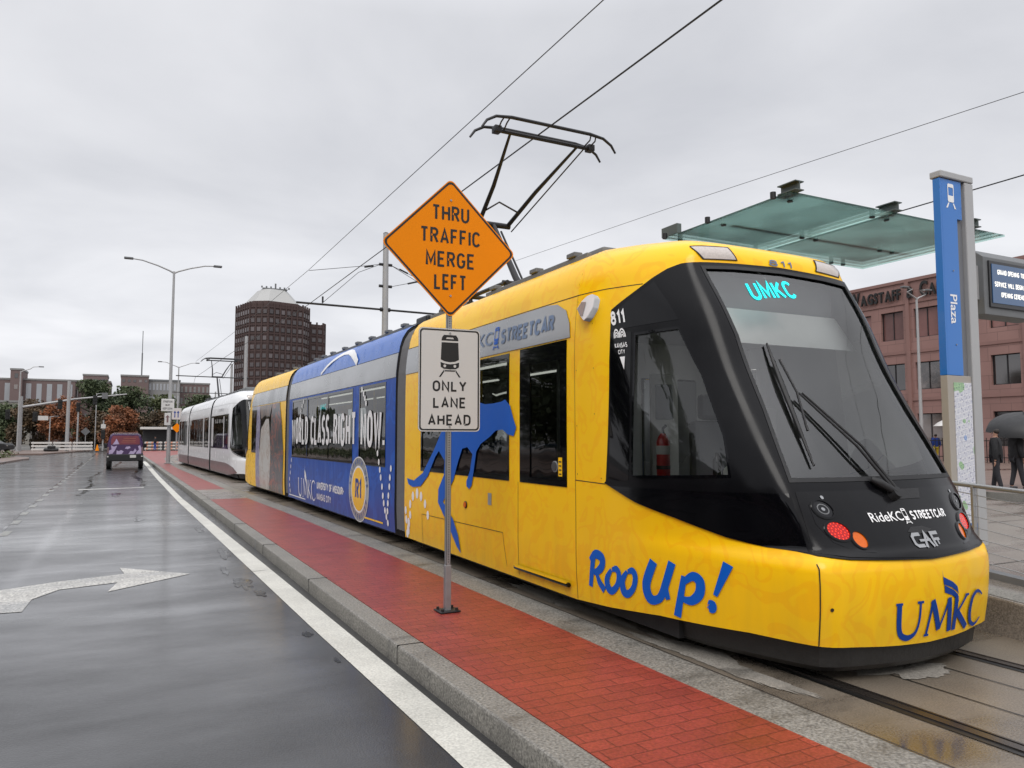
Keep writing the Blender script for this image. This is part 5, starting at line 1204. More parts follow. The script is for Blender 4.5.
b2=thing('small_sign','narrow pale sign below the larger one on the street lamp','sign',(1.93,49.8,2.6))
MB().bbox(1.76,2.1,49.76,49.79,2.3,3.05,.02).build('panel','signwhite',b2)
flatpoly('symbol',[[(-.05,-.2),(.05,-.2),(.05,.1),(.12,.1),(0,.25),(-.12,.1),(-.05,.1)]],(1.93,49.755,2.68),(1,0,0),UZ,'maroon',b2)
b3=thing('lane_use_sign','white lane sign above an orange diamond on a thin post beyond the median','sign',(4.75,97,0))
MB().tube([(4.75,97,0),(4.75,97,5)],.05,8).build('post','alu',b3)
MB().bbox(4.2,5.25,96.9,96.94,3.65,5.0,.03).build('panel','signwhite',b3)
for dx in (-.25,.1): flatpoly('arrow',[[(-.05,-.4),(.05,-.4),(.05,.15),(.14,.15),(0,.4),(-.14,.15),(-.05,.15)]],(4.78+dx,96.89,4.3),(1,0,0),UZ,'navy',b3)
mb=MB(); mb.add([(4.8,96.88,2.1),(5.35,96.88,2.68),(4.8,96.88,3.25),(4.25,96.88,2.68)],[(0,1,2,3)]); mb.build('diamond_panel','orange',b3)
# ---------------------------------------------------------------- purple van
V0=(-.26,46.5)
vn=thing('van','purple wrapped boxy van seen from behind, driving away up the wet road','van',(V0[0],V0[1],-.15))
M['barorange2']=mat('faded orange print',(.30,.10,.06),.4,var=.2)
M['vanpurple']=mat('van purple',(.045,.012,.075),.2,coat=.5,var=.5,vs=2.5); M['vanred']=mat('van maroon print',(.17,.03,.045),.25,var=.5,vs=2.5,coat=.4); M['vanwhite']=mat('van pale print',(.42,.34,.52),.35,var=.1)
def vsec(y,hw,zb,zt,k=.86,r=.16):
    return [Vector((V0[0]+x,V0[1]+y,z-.15)) for x,z in [(-hw,zb),(-hw,zt*.58),(-hw*.985,zt*.72),(-hw*k,zt-r*.6),(-hw*k+r*.7,zt),(hw*k-r*.7,zt),(hw*k,zt-r*.6),(hw*.985,zt*.72),(hw,zt*.58),(hw,zb)]]
loft([vsec(0,.84,.80,1.86),vsec(.06,.88,.78,1.92),vsec(1.2,.9,.5,1.95),vsec(2.6,.9,.5,1.93),vsec(3.3,.88,.5,1.25),vsec(4.25,.82,.5,1.05,.9,.08)],'body','vanpurple',vn,ends=True)
F_=lambda pl,dy: [(V0[0]+a,V0[1]+dy,b-.15) for a,b in pl]
def vpoly(name,pl,dy,m):
    mb=MB(); mb.add(F_(pl,dy),[tuple(range(len(pl)))]); return mb.build(name,m,vn)
vpoly('rear_window',[(-.70,1.34),(.70,1.34),(.70,1.6),(.62,1.82),(-.62,1.82),(-.70,1.6)],-.012,'vanred')
for i,z in enumerate((1.46,1.55,1.66)): vpoly('window_print',[(-.2+i*.05,z),(.5,z),(.5,z+.03),(-.2+i*.05,z+.03)],-.016,'barorange2')
rr=random.Random(5)
for pl in ([(-.80,.82),(-.62,.84),(-.50,1.02),(-.40,1.28),(-.55,1.22),(-.70,1.30),(-.66,1.08),(-.82,.98)],[(-.42,.80),(-.16,.82),(-.08,.96),(-.2,1.04),(-.3,.98),(-.42,1.02)],[(-.02,1.12),(.12,1.08),(.26,1.16),(.22,1.24),(.05,1.22)],[(.16,.82),(.42,.80),(.56,1.0),(.48,1.12),(.40,.96),(.26,.98)],[(.52,.82),(.80,.84),(.82,1.08),(.72,1.30),(.62,1.24),(.68,1.06),(.58,.96)]): vpoly('wrap_figure',pl,-.014,'vanwhite')
vpoly('wrap_figure',[(-.62,1.34),(-.3,1.36),(-.36,1.5),(-.44,1.66),(-.52,1.5)],-.018,'vanwhite')
mb=MB(); mb.bbox(V0[0]-.90,V0[0]+.90,V0[1]-.14,V0[1]+.12,.28,.66,.04); mb.build('bumper','rubber',vn)
MB().bbox(V0[0]+.24,V0[0]+.54,V0[1]-.155,V0[1]-.141,.46,.61,.006).build('number_plate','signwhite',vn)
for s_ in (-1,1):
    MB().bbox(V0[0]+s_*.83-.04,V0[0]+s_*.83+.04,V0[1]-.03,V0[1]+.04,.72,1.05,.01).build('tail_light','maroon',vn)
    MB().bbox(V0[0]+s_*.83-.04,V0[0]+s_*.83+.04,V0[1]-.16,V0[1]-.14,.5,.57,.008).build('reflector','signwhite',vn)
    mr_=MB(); mr_.bbox(V0[0]+s_*1.02-.09,V0[0]+s_*1.02+.09,V0[1]+2.6,V0[1]+2.72,.98,1.22,.03); mr_.box(V0[0]+s_*.92-.05,V0[0]+s_*.92+.05,V0[1]+2.64,V0[1]+2.68,1.02,1.08); mr_.build('mirror','rubber',vn)
    for y in (.72,3.45):
        w=MB(); c=(V0[0]+s_*.80,V0[1]+y,.20); w.tube([(c[0]-.11,c[1],c[2]),(c[0]-.10,c[1],c[2]),(c[0]+.10,c[1],c[2]),(c[0]+.11,c[1],c[2])],[.30,.35,.35,.30],24); wo=w.build('wheel','rubber',vn)
        MB().tube([(c[0]+s_*.105,c[1],c[2]),(c[0]+s_*.118,c[1],c[2])],[.2,.18],18).build('rim','alu',wo)
MB().bbox(V0[0]-.6,V0[0]+.6,V0[1]-.02,V0[1]+.02,1.80,1.84,.008).build('roof_spoiler','maroon',vn)
# ---------------------------------------------------------------- parked car at the far left
def car(x,y,rz,col,lbl):
    t=thing('parked_car',lbl,'car',(x,y,0),rz); Mx=Matrix.Translation((x,y,0))@Matrix.Rotation(rz,4,'Z')
    def sec(yy,hw,zb,zs,zt,hk): return [Mx@Vector((a,yy,b)) for a,b in [(-hw,zb),(-hw,zs),(-hw*hk,zt),(hw*hk,zt),(hw,zs),(hw,zb)]]
    loft([sec(-2.2,.75,.35,.65,.72,.9),sec(-1.9,.88,.25,.85,.92,.9),sec(-1.0,.9,.25,.92,.98,.9),sec(1.0,.9,.25,.92,.98,.9),sec(2.0,.88,.25,.9,.98,.9),sec(2.2,.8,.35,.8,.85,.9)],'body',col,t,ends=True)
    loft([sec(-1.15,.8,.95,.96,.97,.95),sec(-.4,.76,.95,1.2,1.42,.85),sec(.9,.74,.95,1.2,1.42,.85),sec(1.8,.76,.95,.96,.99,.95)],'cabin','gloss_black',t,ends=True)
    loft([sec(-.35,.6,1.42,1.43,1.45,.95),sec(.85,.6,1.42,1.43,1.45,.95)],'roof',col,t,ends=True)
    for s_ in (-1,1):
        for yy in (-1.35,1.35):
            w=MB(); w.tube([Mx@Vector((s_*.78,yy,.32)),Mx@Vector((s_*.92,yy,.32))],.32,18); wo=w.build('wheel','rubber',t); MB().tube([Mx@Vector((s_*.921,yy,.32)),Mx@Vector((s_*.93,yy,.32))],.2,14).build('rim','alu',wo)
        MB().bbox(s_*.62-.14,s_*.62+.14,-2.2,-2.12,.6,.72,.01,m=Mx).build('headlight','lampclear',t)
    return t
car(-13.5,97,R(70),'darksteel','dark car parked at the left edge in front of the bushes')
# ---------------------------------------------------------------- white board barriers
M['barwhite']=mat('barrier white',(.62,.60,.57),.45,var=.1); M['barorange']=mat('barrier orange stripe',(.75,.35,.22),.45,var=.1)
def barrier(x,y,w,lbl,stripes=False):
    t=thing('board_barrier',lbl,'barrier',(x,y,0),0,'long board barriers across the end of the road')
    for z in (.22,.58,.94):
        MB().bbox(x-w/2,x+w/2,y-.03,y,z-.10,z+.10,.01).build('board','barwhite',t)
        if stripes:
            mb=MB()
            for k in range(int(w/.55)): a=x-w/2+.12+k*.55; mb.add([(a,y-.034,z-.095),(a+.2,y-.034,z-.095),(a+.3,y-.034,z+.095),(a+.1,y-.034,z+.095)],[(0,1,2,3)])
            mb.build('stripe_print','barorange',t)
    for s_ in (-.42,.42): MB().bbox(x+s_*w-.03,x+s_*w+.03,y,y+.05,.0,1.08,.005).build('post','barwhite',t)
    return t
for x,w,l,st in ((-8.9,2.0,'leftmost plain white board barrier',0),(-6.9,1.8,'white board barrier partly behind the thick signal pole',0),(-4.9,2.0,'white board barrier right of the thick signal pole',0),(2.4,1.9,'striped board barrier just right of the van',1),(4.5,1.9,'striped board barrier behind the lane sign post',1),(6.6,1.9,'striped board barrier beside the white streetcar',1)):
    barrier(x,99,w,l,st)
cc=thing('traffic_cone','orange cone beside the barrier left of the van','cone',(-3.4,98,0),0)
MB().tube([(-3.4,98,.03),(-3.4,98,.75)],[.2,.04],14).build('cone','orange',cc); MB().bbox(-3.65,-3.15,97.75,98.25,0,.04,.01).build('base','rubber',cc)
sbg=thing('sandbag_pile','dark sandbags slumped at the foot of the white barrier','sandbags',(-7.9,98.4,0))
for dx,dz in ((-.35,0),(.3,0),(0,.3)): MB().bbox(-7.9+dx-.4,-7.9+dx+.4,98.1,98.7,dz,dz+.34,.14).build('bag','rubber',sbg)
wc=thing('shelter_roof','long low shelter with a thin white roof behind the striped barriers','shelter',(4,106,0))
MB().bbox(1.0,10.5,104.5,107.5,2.55,2.85,.03).build('roof','barwhite',wc); MB().box(1.3,10.2,107.2,107.3,0,2.55).build('back_wall','cabindark',wc)
for x in (1.4,5.6,10.0): MB().box(x-.06,x+.06,104.8,104.92,0,2.55).build('post','darksteel',wc)
# ---------------------------------------------------------------- traffic signals
def sighead(t,x,y,z,r=0):
    h=MB(); h.bbox(x-.22,x+.22,y-.12,y+.12,z-.55,z+.55,.03); ho=h.build('signal_head','black',t)
    for k in (-.33,0,.33): MB().tube([(x,y-.125,z+k),(x,y-.2,z+k)],[.13,.13],10).build('visor','black',ho)
ts=thing('traffic_signal','traffic signal pole with a long arm reaching over the left of the road','traffic signal',(-11.2,100.6,0))
MB().tube([(-11.2,100.6,0),(-11.2,100.6,6.2)],[.22,.17],12).build('pole','polegrey',ts)
MB().tube([(-11.2,100.6,4.95),(-5.9,100.6,6.0),(-.6,100.6,6.7)],[.14,.11,.07],10).build('arm','polegrey',ts)
for x,z in ((-7.4,5.35),(-3.9,5.9),(-12.4,4.1),(-9.8,3.9)): sighead(ts,x,100.5,z)
MB().bbox(-9.5,-8.5,100.4,100.44,3.5,4.0,.01).build('street_name_panel','signwhite',ts); MB().bbox(-3.2,-2.6,100.4,100.44,6.1,6.8,.01).build('sign_panel','rooftop',ts)
def post(name,x,y,h,r,lbl,cat,top=None):
    t=thing(name,lbl,cat,(x,y,0)); MB().tube([(x,y,-.02),(x,y,h)],[r,r*.85],12).build('pole','polegrey',t)
    if top: top(t,x,y,h)
    return t
post('utility_pole',-6.5,99.4,8.1,.20,'thick grey pole standing in front of the white barriers','pole',lambda t,x,y,h: MB().tube([(x,y,h),(x,y,h+.06)],[.2,.1],10).build('cap','darksteel',t))
def tp(t,x,y,h): sighead(t,x,y-.1,h-.3)
post('traffic_signal',-5.75,104,5.5,.10,'slim signal pole right of the thick grey pole','traffic signal',tp)
post('traffic_signal',-2.95,101,3.6,.09,'short signal post just left of the van','traffic signal',lambda t,x,y,h:(sighead(t,x,y-.1,1.9),MB().bbox(x-.25,x+.25,y-.2,y-.16,2.6,3.1,.02).build('panel','signwhite',t)))
def lh(t,x,y,h):
    MB().tube([(x,y,h-.1),(x+.5,y,h)],.04,8).build('arm','polegrey',t); MB().bbox(x+.4,x+.9,y-.12,y+.12,h-.05,h+.05,.02).build('lamp_head','rooftop',t)
post('path_lamp',-9.1,110,4.2,.07,'short single lamp post in front of the left trees','lamp post',lh)
post('path_lamp',-4.4,118,7.6,.07,'taller thin lamp post in front of the dark tree','lamp post',lh)
post('sign_post',-12.2,90,3.2,.06,'white topped post beside the parked car','post',lambda t,x,y,h: MB().bbox(x-.3,x+.3,y-.1,y-.05,h-.9,h-.2,.02).build('panel','signwhite',t))
dd=thing('diamond_sign','small grey diamond sign behind the right barrier of the left group','sign',(-4.9,104,0)); MB().tube([(-4.9,104,0),(-4.9,104,2.5)],.04,8).build('post','polegrey',dd)
mb=MB(); mb.add([(-4.9,103.9,1.75),(-4.4,103.9,2.25),(-4.9,103.9,2.75),(-5.4,103.9,2.25)],[(0,1,2,3)]); mb.build('panel','rooftop',dd)
ra=thing('radio_mast','very thin radio mast rising above the distant buildings','mast',(5.4,600,0)); 
for a,b,r_ in ((0,40,.7),(40,62,.45),(62,78,.25)): MB().tube([(5.4,600,a),(5.4,600,b)],r_,6).build('mast_section','rooftop',ra)
# ---------------------------------------------------------------- pink three storey building on the right
def brickwall(name,c,c2,mort,bw=.4,rh=.2,ms_=.012,rough=.75,axis='YZ'):
    m=bpy.data.materials.new(name); t=nt(m); N=t.nodes; L=t.links; b=N['Principled BSDF']; b.inputs['Roughness'].default_value=rough
    tc=N.new('ShaderNodeTexCoord'); sx=N.new('ShaderNodeSeparateXYZ'); L.new(tc.outputs['Object'],sx.inputs[0]); cb=N.new('ShaderNodeCombineXYZ')
    ad=N.new('ShaderNodeMath'); L.new(sx.outputs[0],ad.inputs[0]); L.new(sx.outputs[1],ad.inputs[1]); L.new(ad.outputs[0],cb.inputs[0]); L.new(sx.outputs[2],cb.inputs[1])
    br=N.new('ShaderNodeTexBrick'); br.inputs['Scale'].default_value=1; br.inputs['Brick Width'].default_value=bw; br.inputs['Row Height'].default_value=rh; br.inputs['Mortar Size'].default_value=ms_
    br.inputs['Color1'].default_value=list(c)+[1]; br.inputs['Color2'].default_value=list(c2)+[1]; br.inputs['Mortar'].default_value=list(mort)+[1]; L.new(cb.outputs[0],br.inputs['Vector'])
    n=N.new('ShaderNodeTexNoise'); n.inputs['Scale'].default_value=.35; n.inputs['Detail'].default_value=8; L.new(tc.outputs['Object'],n.inputs['Vector'])
    r=N.new('ShaderNodeMapRange'); r.inputs[3].default_value=.7; r.inputs[4].default_value=1.25; L.new(n.outputs['Fac'],r.inputs[0])
    mx=N.new('ShaderNodeMix'); mx.data_type='RGBA'; mx.blend_type='MULTIPLY'; mx.inputs[0].default_value=1; L.new(br.outputs[0],mx.inputs[6]); L.new(r.outputs[0],mx.inputs[7]); L.new(mx.outputs[2],b.inputs['Base Color']); return m
M['pinkwall']=brickwall('pink precast wall',(.285,.165,.145),(.26,.148,.13),(.19,.11,.095),1.35,.95,.02)
M['pinktrim']=mat('pink trim',(.235,.132,.115),.7,var=.12,vs=1)
M['winglass']=mat('dark office glass',(.03,.022,.022),.05,coat=1,var=.5,vs=.6,spec=1)
M['winpink']=mat('painted pink reflection glass',(.21,.095,.085),.25,coat=.2,var=.3,vs=.6,spec=.3)  # pink base colour imitates a reflection in the top floor panes
def vary(m,c1,c2,c3):
    N=m.node_tree.nodes; L=m.node_tree.links; oi=N.new('ShaderNodeObjectInfo'); r=N.new('ShaderNodeValToRGB'); e=r.color_ramp.elements
    e[0].position=0; e[0].color=list(c1)+[1]; e[1].position=1; e[1].color=list(c3)+[1]; x=e.new(.6); x.color=list(c2)+[1]; x=e.new(.8); x.color=list(c3)+[1]
    tc=N.new('ShaderNodeTexCoord'); n=N.new('ShaderNodeTexNoise'); n.inputs['Scale'].default_value=1.7; n.inputs['Detail'].default_value=3; L.new(tc.outputs['Object'],n.inputs['Vector'])
    a=N.new('ShaderNodeMath'); a.operation='MULTIPLY_ADD'; L.new(n.outputs['Fac'],a.inputs[0]); a.inputs[1].default_value=.5; L.new(oi.outputs['Random'],a.inputs[2])
    b_=N.new('ShaderNodeMath'); b_.operation='SUBTRACT'; b_.inputs[1].default_value=.25; b_.use_clamp=True; L.new(a.outputs[0],b_.inputs[0]); L.new(b_.outputs[0],r.inputs[0]); L.new(r.outputs[0],N['Principled BSDF'].inputs['Base Color'])
vary(M['winglass'],(.012,.010,.010),(.03,.022,.022),(.16,.13,.12)); vary(M['winpink'],(.12,.06,.055),(.21,.10,.09),(.27,.14,.125))
bd=thing('office_building','pink three storey office building with black letters along its parapet','building',(51,45,0))
def openwall(x,ys,zs,holes):
    "wall plane X=x with rectangular holes"
    mb=MB(); Y=sorted(set(ys+[h[0] for h in holes]+[h[1] for h in holes])); Zs=sorted(set(zs+[h[2] for h in holes]+[h[3] for h in holes]))
    for a,b in zip(Y,Y[1:]):
        for c,d in zip(Zs,Zs[1:]):
            if not any(h[0]<=a and b<=h[1] and h[2]<=c and d<=h[3] for h in holes): mb.quad((x,a,c),(x,b,c),(x,b,d),(x,a,d))
    for a,b,c,d in holes:
        for q in (((a,c),(b,c)),((b,c),(b,d)),((b,d),(a,d)),((a,d),(a,c))): mb.quad((x,q[0][0],q[0][1]),(x,q[1][0],q[1][1]),(x+.35,q[1][0],q[1][1]),(x+.35,q[0][0],q[0][1]))
    return mb
cy=[12.85+2.70*k for k in range(22)]
holes=[]
for k,y in enumerate(cy):
    for z0,z1 in ((8.85,11.0),(5.05,7.05),(1.0,3.3)): holes.append((y-.93,y+.93,z0,z1))
wl=openwall(51,[10,74],[-.2,13.05],holes); wl.box(51.01,80,10,10.3,-.2,13.05); wl.box(51.01,80,73.7,74,-.2,13.05); wl.box(51.3,80,10,74,12.3,12.35); wl.build('wall','pinkwall',bd)
mb=MB()
for z in (4.25,7.75,11.45): mb.box(50.93,51.0-.003,10,74,z,z+.22)
mb.box(50.88,51.4,10,74,13.05,13.28); mb.build('string_course','pinktrim',bd)
mb=MB()
for k in range(len(cy)):
    if k%3==0: mb.box(50.85,50.997,cy[k]-1.5,cy[k]-1.2,0,13.04)
mb.build('pilaster','pinktrim',bd)
proto={}
for i,(a,b,c,d) in enumerate(holes):
    key='winpink' if c>8 else 'winglass'
    if key not in proto:
        mb=MB(); mb.box(.25,.27,-.92,.92,.0,d-c); o=mb.build('window',key); o.parent=bd; o.matrix_parent_inverse=Matrix.Identity(4); o.location=(0,(a+b)/2-45,c)
        PM[o.name]=Matrix.Identity(4); f=MB(); f.box(.20,.245,-.03,.03,.0,d-c); f.box(.20,.245,-.93,-.86,.0,d-c); f.box(.20,.245,.86,.93,.0,d-c); f.box(.20,.245,-.86,.86,0,.06); f.box(.20,.245,-.86,.86,d-c-.06,d-c)
        fo=f.build('frame','darksteel'); fo.parent=o; proto[key]=(o,fo,d-c)
    else:
        o,fo,h0=proto[key]; p=o.copy(); COL.objects.link(p); p.location=(0,(a+b)/2-45,c); p.scale=(1,1,(d-c)/h0); q=fo.copy(); COL.objects.link(q); q.parent=p
mb=MB()
def raised(V2,F2,fn,th):
    vs=[fn(x,y,0) for x,y in V2]+[fn(x,y,th) for x,y in V2]; n=len(V2); from collections import Counter
    fs=[tuple(f) for f in F2]+[tuple(i+n for i in f)[::-1] for f in F2]; c=Counter()
    for f in F2:
        for i in range(len(f)): c[tuple(sorted((f[i],f[(i+1)%len(f)])))]+=1
    fs+= [(a,b,b+n,a+n) for (a,b),k in c.items() if k==1]
    return vs,fs
cur=40.75
for s_,sz in (('W',1.45),('AGSTAFF',1.12),(' ',1),('&',1.2),(' ',1),('C',1.45),('ARTMELL',1.12)):
    if s_==' ': cur-=.42; continue
    for ch_ in s_:
        V_,F_2=text2d(ch_,sz,.62,.03,1.0); w_=max(v[0] for v in V_)-min(v[0] for v in V_); x0_=min(v[0] for v in V_); y0_=min(v[1] for v in V_)
        vs,fs=raised(V_,F_2,lambda x,y,t: (50.88-t,cur-(x-x0_),11.80+(y-y0_)),.12); mb.add(vs,fs); cur-=w_+.09
mb.build('parapet_letters','black',bd)
# ---------------------------------------------------------------- tall dark tower
M['towerwall']=mat('tower brown brick',(.062,.037,.034),.8,var=.15,vs=.05); M['towerglass']=mat('tower window',(.055,.040,.042),.4,coat=.0,var=.25,vs=.08,spec=1)
M['towerroof']=mat('tower pale copper roof',(.38,.38,.37),.5,var=.08,vs=.1)
vary(M['towerglass'],(.035,.026,.028),(.055,.040,.042),(.10,.078,.08))
tw=thing('tower_building','tall dark brown octagonal tower with a pale pyramid roof','tower',(68,430,0))
def tower(cx,cy_,half,ztop,fl,cnt,parent,z0=0,nf=13,chamf=.42,rotd=14):
    r0=R(rotd); k=half*(1-chamf); base=[(-k,-half),(k,-half),(half,-k),(half,k),(k,half),(-k,half),(-half,k),(-half,-k)]
    rotp=lambda x,y:(cx+x*math.cos(r0)-y*math.sin(r0),cy_+x*math.sin(r0)+y*math.cos(r0))
    pts=[rotp(*p) for p in base]
    mb=MB(); mb.prism(pts,z0,ztop)
    # stepped, serrated parapet and piers
    wins=[]
    for i in range(8):
        a=Vector(pts[i]);b=Vector(pts[(i+1)%8]); L_=(b-a).length; d=(b-a)/L_; nn=Vector((d.y,-d.x)); bays=max(2,int(L_/3.1)); w=L_/bays
        for j in range(bays+1):
            p=a+d*(j*w); q=p+nn*.35
            mb.box(-.35,.35,-.4,.4,z0,ztop+1.2,m=Matrix.Translation((p.x+nn.x*.1,p.y+nn.y*.1,0))@Matrix.Rotation(math.atan2(d.y,d.x),4,'Z'))
        for j in range(bays):
            for f in range(nf):
                c=a+d*((j+.5)*w)+nn*.25; z=ztop-4.2-f*fl
                wins.append((c,nn,math.atan2(d.y,d.x),z,w*.58,fl*.46))
        for f in range(nf+1):
            z=ztop-1.7-f*fl; c=(a+b)/2; mb.box(-L_/2,L_/2,-.3,.3,z-.35,z+.35,m=Matrix.Translation((c.x,c.y,0))@Matrix.Rotation(math.atan2(d.y,d.x),4,'Z'))
    mb.build('wall','towerwall',parent)
    vis=[w_ for w_ in wins if w_[1].dot(Vector((-cx,-cy_)).normalized())>.05 and w_[3]>18]
    return vis,pts
vis,pts=tower(68.5,430,16.8,72.6,4.75,0,tw,nf=13)
vis2,_=tower(88.6,436,8.2,65.5,4.75,0,tw,nf=10,chamf=.3)
vis=sorted(vis,key=lambda w_:-w_[3])
allv=vis+vis2
pr0=None; rest=MB()
for i,(c,nn,an,z,w_,h_) in enumerate(allv):
    Mx=Matrix.Translation((c.x,c.y,z))@Matrix.Rotation(an,4,'Z')
    if i<96:
        o=MB().box(-w_/2,w_/2,-.12,.12,-h_/2,h_/2,m=Mx).build('window','towerglass',tw)
    else: rest.box(-w_/2,w_/2,-.12,.12,-h_/2,h_/2,m=Mx)
o=rest.build('window','towerglass',tw); o['kind']='stuff'
mb=MB(); r0=R(14)
def oct_(half,z,k=.58):
    b=[(-half*k,-half),(half*k,-half),(half,-half*k),(half,half*k),(half*k,half),(-half*k,half),(-half,half*k),(-half,-half*k)]; return [(68+x*math.cos(r0)-y*math.sin(r0),430+x*math.sin(r0)+y*math.cos(r0),z) for x,y in b]
loft([[Vector(p) for p in oct_(14.4,72.6)],[Vector(p) for p in oct_(14.2,74.6)]],'roof_drum','towerwall',tw,ends=True)
loft([[Vector(p) for p in oct_(13.2,74.7)],[Vector(p) for p in oct_(7.0,82.6)]],'roof','towerroof',tw,ends=True)
mb=MB(); mb.box(62,75,424,436,82.7,83.4); 
for k in range(7): mb.box(61+k*2.4,61.8+k*2.4,424,424.5,83.3,84.3+ (1.8 if k==3 else 0))
mb.build('roof_finial','rooftop',tw)
# ---------------------------------------------------------------- distant buildings on the left
M['bbrown']=mat('brown brick',(.15,.105,.10),.8,var=.15,vs=.1); M['bgrey']=mat('grey concrete',(.22,.215,.21),.8,var=.12,vs=.1); M['bbeige']=mat('beige concrete',(.24,.225,.20),.8,var=.1,vs=.1); M['bwin']=mat('pale window bay',(.30,.31,.33),.25,spec=1,var=.2,vs=.2)  # wall colours lightened and greyed to imitate distance haze
def block(name,lbl,x0,x1,y,z,d,m,wins=None,wm='bwin'):
    t=thing(name,lbl,'building',((x0+x1)/2,y,0)); mb=MB(); mb.box(x0,x1,y,y+d,-.3,z); mb.build('wall',m,t)
    MB().box(x0-.15,x1+.15,y-.15,y+d+.15,z+.003,z+.5).build('parapet','bgrey' if m!='bgrey' else 'rooftop',t)
    if wins:
        nx,nz,zz0,fw,fh=wins; w=(x1-x0)/nx; h=(z-zz0)/nz
        for i in range(nx):
            for j in range(nz):
                cx=x0+w*(i+.5); cz=zz0+h*(j+.5); MB().box(cx-w*fw/2,cx+w*fw/2,y-.06,y-.01,cz-h*fh/2,cz+h*fh/2).build('window',wm,t)
    return t
block('campus_building','long grey brown building at the far left with tall pale window bays',-40,-14.9,250,17.6,20,'bbrown',(10,2,3,.5,.75))
block('concrete_wing','beige concrete block in front of the long building at the left edge',-45,-23.5,230,10.5,15,'bbeige',(4,2,2,.4,.3),'winglass')
block('stair_tower','dark brown tower block above the long grey brown building',-30.4,-27.6,248,20.2,12,'bbrown',(1,2,14,.3,.4),'winglass')
block('brown_building','plain dark brown brick building left of the large green tree',-20.9,-6,255,17.9,20,'bbrown',(6,2,4,.25,.3),'winglass')
block('penthouse_building','brown flat topped building rising above the green tree',-13.6,-7.0,262,20.3,12,'bbrown',(3,1,17,.6,.4),'winglass')
block('apartment_building','brown block with a plain side wall right of the green tree',-3.2,4.2,250,19.6,16,'bbrown',(5,1,17,.5,.3),'winglass')
block('window_building','building with rows of pale windows behind the tall street lamp',4.25,13.0,252,18.6,16,'bgrey',(9,4,4,.6,.55),'bwin')
block('slab_building','brown grey slab next to the rows of pale windows',13.2,22,258,18.3,16,'bbrown',(7,4,4,.5,.55),'bgrey')
# ---------------------------------------------------------------- trees
def leafmat(name,c1,c2):
    m=bpy.data.materials.new(name); t=nt(m); N=t.nodes; L=t.links; b=N['Principled BSDF']; b.inputs['Roughness'].default_value=.65
    n=N.new('ShaderNodeTexNoise'); n.inputs['Scale'].default_value=.55; n.inputs['Detail'].default_value=5; tc=N.new('ShaderNodeTexCoord'); L.new(tc.outputs['Object'],n.inputs['Vector'])
    r=N.new('ShaderNodeValToRGB'); e=r.color_ramp.elements; e[0].position=.35; e[0].color=list(c1)+[1]; e[1].position=.65; e[1].color=list(c2)+[1]; L.new(n.outputs['Fac'],r.inputs[0]); L.new(r.outputs[0],b.inputs['Base Color']); return m
M['leaf_dark']=leafmat('dark green leaves',(.032,.048,.022),(.085,.11,.048)); M['leaf_mid']=leafmat('green leaves',(.05,.07,.028),(.12,.135,.055)); M['leaf_orange']=leafmat('orange autumn leaves',(.10,.045,.022),(.32,.11,.040)); M['leaf_brown']=leafmat('brown autumn leaves',(.045,.036,.020),(.13,.080,.040))
M['bark']=mat('bark',(.05,.04,.03),.9,var=.3,bump=.5)
def tree(x,y,h,w,leaf,lbl,seed,n=2600,ls=.42):
    r=random.Random(seed); t=thing('tree',lbl,'tree',(x,y,-.1),0,'autumn trees behind the barriers')
    mb=MB(); th=h*.45; mb.tube([(x,y,-.2),(x+.1,y,th*.5),(x-.1,y+.1,th),(x,y,h*.8)],[.32,.24,.18,.05],8)
    for k in range(7):
        a=r.uniform(0,6.28); z=h*r.uniform(.3,.65); l=w*.42; mb.tube([(x,y,z),(x+math.cos(a)*l*.5,y+math.sin(a)*l*.5,z+h*.1),(x+math.cos(a)*l,y+math.sin(a)*l,z+h*.18)],[.12,.08,.03],6)
    mb.build('trunk','bark',t)
    cl=[]
    for k in range(34):
        a=r.uniform(0,6.28); q=r.random()**.5; u=r.random(); z=h*(.10+.84*u); rad=w*.5*max(.25,1-abs(u-.42)**1.6*1.9)
        cl.append((x+math.cos(a)*rad*q*.9,y+math.sin(a)*rad*q*.9,z,w*r.uniform(.12,.21)))
    mb=MB()
    for i in range(n):
        cx,cy_,cz,cr_=cl[r.randrange(len(cl))]
        d=Vector((r.gauss(0,1),r.gauss(0,1),r.gauss(0,.8))); d=d.normalized()*cr_*r.uniform(.35,1.1)
        p=Vector((cx,cy_,cz))+d; p.z=max(.3,min(h,p.z))
        u=Vector((r.gauss(0,1),r.gauss(0,1),r.gauss(0,1))).normalized(); v=u.cross(Vector((r.gauss(0,1),r.gauss(0,1),r.gauss(0,1)))).normalized(); s=ls*r.uniform(.5,1.2)
        mb.add([p-u*s*.5,p+v*s*.3,p+u*s*.5,p-v*s*.3],[(0,1,2,3)])
    mb.build('crown',leaf,t); return t
D='leaf_dark';G='leaf_mid';O='leaf_orange';B='leaf_brown'
